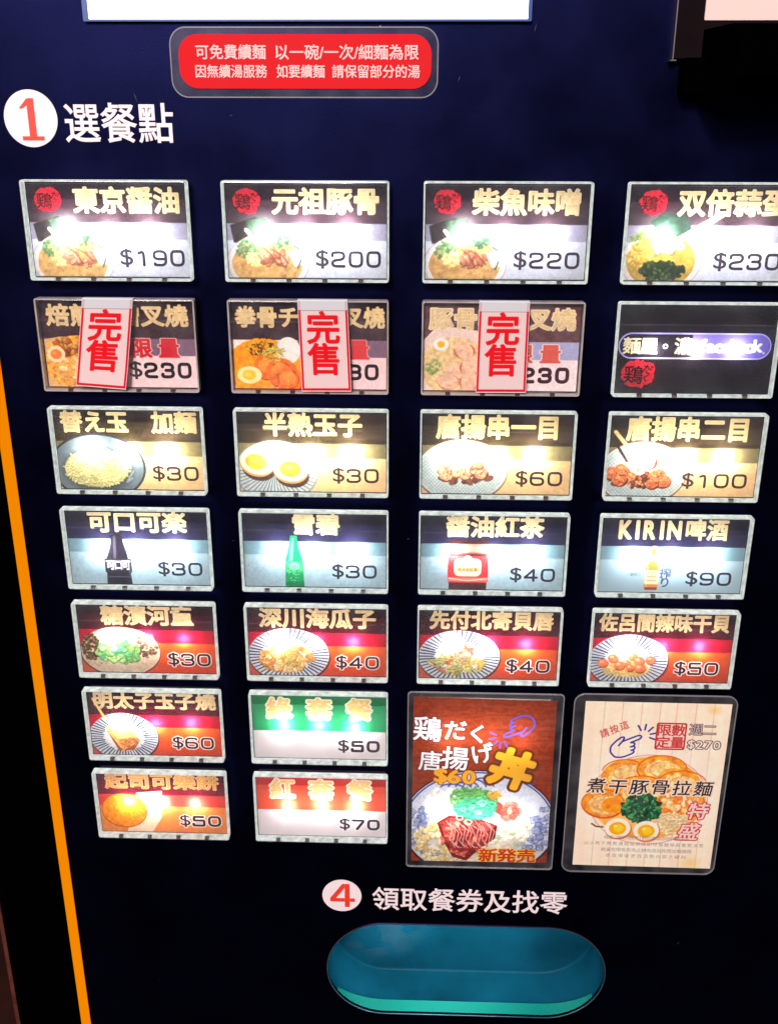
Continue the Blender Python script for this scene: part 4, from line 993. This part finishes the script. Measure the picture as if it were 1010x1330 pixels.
def art_poster2():
    Wp, Hp = 61, 84.5; c = Canvas(Wp, Hp, 11, (250, 222, 200), 160)
    g = np.repeat(fbm(6, c.w, 30, 11, 4)[:1], c.h, 0); f2 = fbm(c.h, c.w, 50, 12, 3)
    c.a[:] = np.clip(np.array([255, 234, 214]) / 255. * (.95 + .08 * g + .05 * (f2 - .5))[..., None], 0, 1)
    for x in (8.2, 15.8, 23.8, 31.5, 38.4, 46.4, 54): c.line([(x, 0), (x + .1, Hp)], .22, (190, 164, 148))
    c.ell(54, 3, 4, 3, (236, 190, 120), soft=.9, alpha=.6); c.ell(52, 82, 6, 5, (236, 190, 110), soft=.9, alpha=.5)
    cx, cy_ = 30.5, 49
    c.ell(cx, cy_, 34, 33, (255, 246, 238), soft=.5, alpha=.9)
    c.ell(cx, cy_, 25.6, 23.4, (196, 130, 120)); c.ell(cx, cy_, 25.3, 23.1, (250, 228, 212)); c.ell(cx, cy_ - 1, 24.6, 21.2, (238, 168, 84), tex=.2); c.ell(cx - 4, cy_ + 8, 17, 10, (244, 196, 130), soft=.6)
    for a, b, rx, ry, q in ((19, 35, 10, 7, -.35), (35, 33, 11, 7.5, .15), (27, 44, 12, 8, -.1), (44, 40, 11, 7, .5), (11, 51, 9.5, 7.5, .2), (48, 50, 7, 7, .4)):
        c.ell(a, b + .6, rx, ry, (176, 84, 26), q); c.ell(a, b, rx * .98, ry * .96, (234, 158, 74), q, tex=.3, fine=.15, wob=.02); c.ell(a + .6, b + .8, rx * .74, ry * .68, (246, 204, 148), q, tex=.25, fine=.2, wob=.12)
        c.line([(a + rx * .55 * math.cos(t) * (1 - t * .05), b + ry * .5 * math.sin(t)) for t in np.linspace(.3, 4.4, 14)], .45, (214, 140, 70), alpha=.9)
        c.line([(a + rx * .96 * math.cos(t), b + ry * .94 * math.sin(t)) for t in np.linspace(3.3, 6.1, 14)], .5, (190, 92, 24))
    c.ell(15, 52, 4.5, 4, (236, 150, 60), tex=.3, wob=.1)
    scatter(c, 44, 51, 7, 8, 70, 1.7, [(240, 170, 90), (250, 206, 150), (226, 130, 60), (250, 226, 190)], (170, 90, 40), .5, .7)
    noodles(c, 41, 61, 9, 6, 100, (250, 236, 200), (190, 150, 100), .6, 6)
    scatter(c, 28, 53, 8.2, 7, 260, 1.35, [(24, 74, 50), (40, 100, 66), (14, 50, 36), (80, 140, 90)], (8, 30, 24), .6, .55)
    for a, b in ((18.5, 64), (31, 65)):
        c.ell(a + .3, b + .6, 5.9, 5.5, (190, 120, 80)); c.ell(a, b, 5.6, 5.2, (252, 240, 226)); c.ell(a, b + .2, 3.7, 3.4, (244, 166, 34)); c.ell(a + .4, b, 2.2, 2.0, (252, 200, 70)); c.ell(a - 1, b - 1, .9, .7, (255, 230, 160), alpha=.8)
    c.line([(7, 62), (9, 63.4), (12, 63.6)], .8, (90, 80, 50))
    c.soften(4, .35); c.saturate(1.35, 1.03)
    # title in brushy type with pale halo
    for ps in (0, 1):
        for k, ch in enumerate('煮干豚骨拉麵'):
            x = 7.6 + k * 9.2; y = 42.4 - (.3 if k in (0, 3) else 0)
            c.char(ch, x, y, 7.8, 7.6, (252, 226, 206) if ps == 0 else (26, 14, 24), bold=11 if ps == 0 else 1.6, shear=.12, alpha=.95)
    for ch, y, z in (('特', 54, 8.6), ('盛', 65, 9)): c.char(ch, 52.5 if y < 60 else 49.5, y, z, z, (206, 26, 46), bold=9, shear=.18)
    for ch, y, z in (('特', 54, 8.6), ('盛', 65, 9)): c.char(ch, 52.5 if y < 60 else 49.5, y, z, z, (250, 216, 204), bold=3.2, shear=.18)
    for k, ch in enumerate('請按這'): c.char(ch, 9 + k * 4.0, 15.5 - k * 2.0, 3.6, 4.2, (206, 60, 60), bold=2, rot=-.4)
    hand(c, 18.6, 21, 8.8, -.42, (52, 40, 160), .75)
    c.rrect(30.6, 9.6, 43.4, 23, 1, (200, 40, 50)); c.rrect(31.3, 10.3, 42.7, 22.3, .8, (248, 214, 196))
    for ch, x, y in (('限', 34, 13.4), ('數', 40, 13.4), ('定', 34, 19.4), ('量', 40, 19.4)): c.char(ch, x, y, 5.8, 5.6, (206, 44, 50), bold=2.6)
    for ch, x in (('週', 47.3), ('二', 53)): c.char(ch, x, 12.8, 5.6, 5.6, (60, 36, 44), bold=6); c.char(ch, x, 12.8, 5.6, 5.6, (214, 190, 190), bold=1.2)
    for ps in (0, 1):
        for k, ch in enumerate('$270'): c.char(ch, 46 + k * 3.6, 20.2, 5.8, 5.2, (40, 24, 34) if ps == 0 else (252, 230, 220), bold=9 if ps == 0 else 2.5)
    r = random.Random(4)
    for row, (y, x0, x1, s) in enumerate(((69.0, 13, 50, '每週二限定供應煮干豚骨湯頭加叉燒半熟玉子'), (72.3, 4, 57, '以小魚干熬煮濃郁湯頭搭配特製麵條與青蔥洋蔥'), (75.6, 12, 52, '數量有限售完為止請向店員詢問加麵服務'), (78.8, 14, 50, '本店保留更改活動內容之權利'))):
        n_ = len(s)
        for k, ch in enumerate(s): c.char(ch, x0 + (x1 - x0) * (k + .5) / n_, y, 2.1, 2.0, (120, 96, 92), bold=0, alpha=.62)
    return c
def poster(label, paper, pouch, d, art, name, transl, th=.25):
    cx = sum(p[0] for p in paper) / 4; cyy = sum(p[1] for p in paper) / 4
    root = on('laminated_poster', label, 'poster', (cx, cyy, d), 'laminated posters taped below the buttons')
    im = art().image(name)
    q = [(x - cx, y - cyy) for x, y in paper]
    obj('printed_paper', sheet('printed_paper', q, .30, film(name + '_paper', im, transl)), root)
    x0, x1, y0, y1 = pouch[0] - cx, pouch[1] - cx, pouch[2] - cyy, pouch[3] - cyy; R_ = pouch[4]
    bm = bmesh.new(); add_prism(bm, rr_pts(x0, x1, y0, y1, R_, 8), .0, .18); obj('laminate', mk('laminate', bm, POUCH), root)
    bm = bmesh.new(); add_prism(bm, rr_pts(x0, x1, y0, y1, R_, 8), .42, .50); obj('laminate', mk('laminate', bm, clear('laminate_front_' + name.split('_')[-1], haze=.008, hazecol=(.8, .75, .75), rough=.14, smear=.7)), root)
    bm = bmesh.new(); add_ring(bm, rr_pts(x0 - .12, x1 + .12, y0 - .12, y1 + .12, R_, 8), rr_pts(x0 + .3, x1 - .3, y0 + .3, y1 - .3, R_ * .9, 8), .05, .62); obj('laminate_edge', mk('laminate_edge', bm, POUCHEDGE), root)
poster('brown laminated poster of a rice bowl with yellow lettering', [(138.8, -167.2), (197.7, -168.1), (198.0, -250.1), (138.7, -250.5)], (136.5, 200.5, -253.6, -165.0, 1.6), 9.0, art_poster1, 'print_rice_bowl', .34)
poster('pale wood patterned laminated poster of pork ramen with two egg halves', [(210.5, -171.5), (271.1, -171.8), (271.5, -256.2), (210.6, -255.7)], (205.8, 273.2, -259.4, -168.0, 4.6), 3.0, art_poster2, 'print_pork_ramen', .02)
bm = bmesh.new(); add_box(bm, 212, 270, -252, -176, .2, 2.9); part('blank_button_plate', mk('blank_button_plate', bm, BLACK, bevel=.5))

# ---- brown wooden door frame to the left of the machine
bm = bmesh.new(); add_box(bm, -90, -56.4, -1300, 560, -300, -3)
fr = obj('door_frame', mk('door_frame', bm, WOOD, bevel=.5), None, P(0, 0, 0)); 
bm = bmesh.new(); add_box(bm, -56.3, -54.4, -1300, 560, -8, -1.4)
obj('frame_molding', mk('frame_molding', bm, principled('worn_brown_edge', (.09, .022, .012), .45, var=.6, noise=60), bevel=.5), fr)
fr['label'] = 'reddish brown wooden frame at the far left beside the machine'; fr['category'] = 'door frame'

bpy.data.objects.remove(_to); bpy.data.curves.remove(_tc)
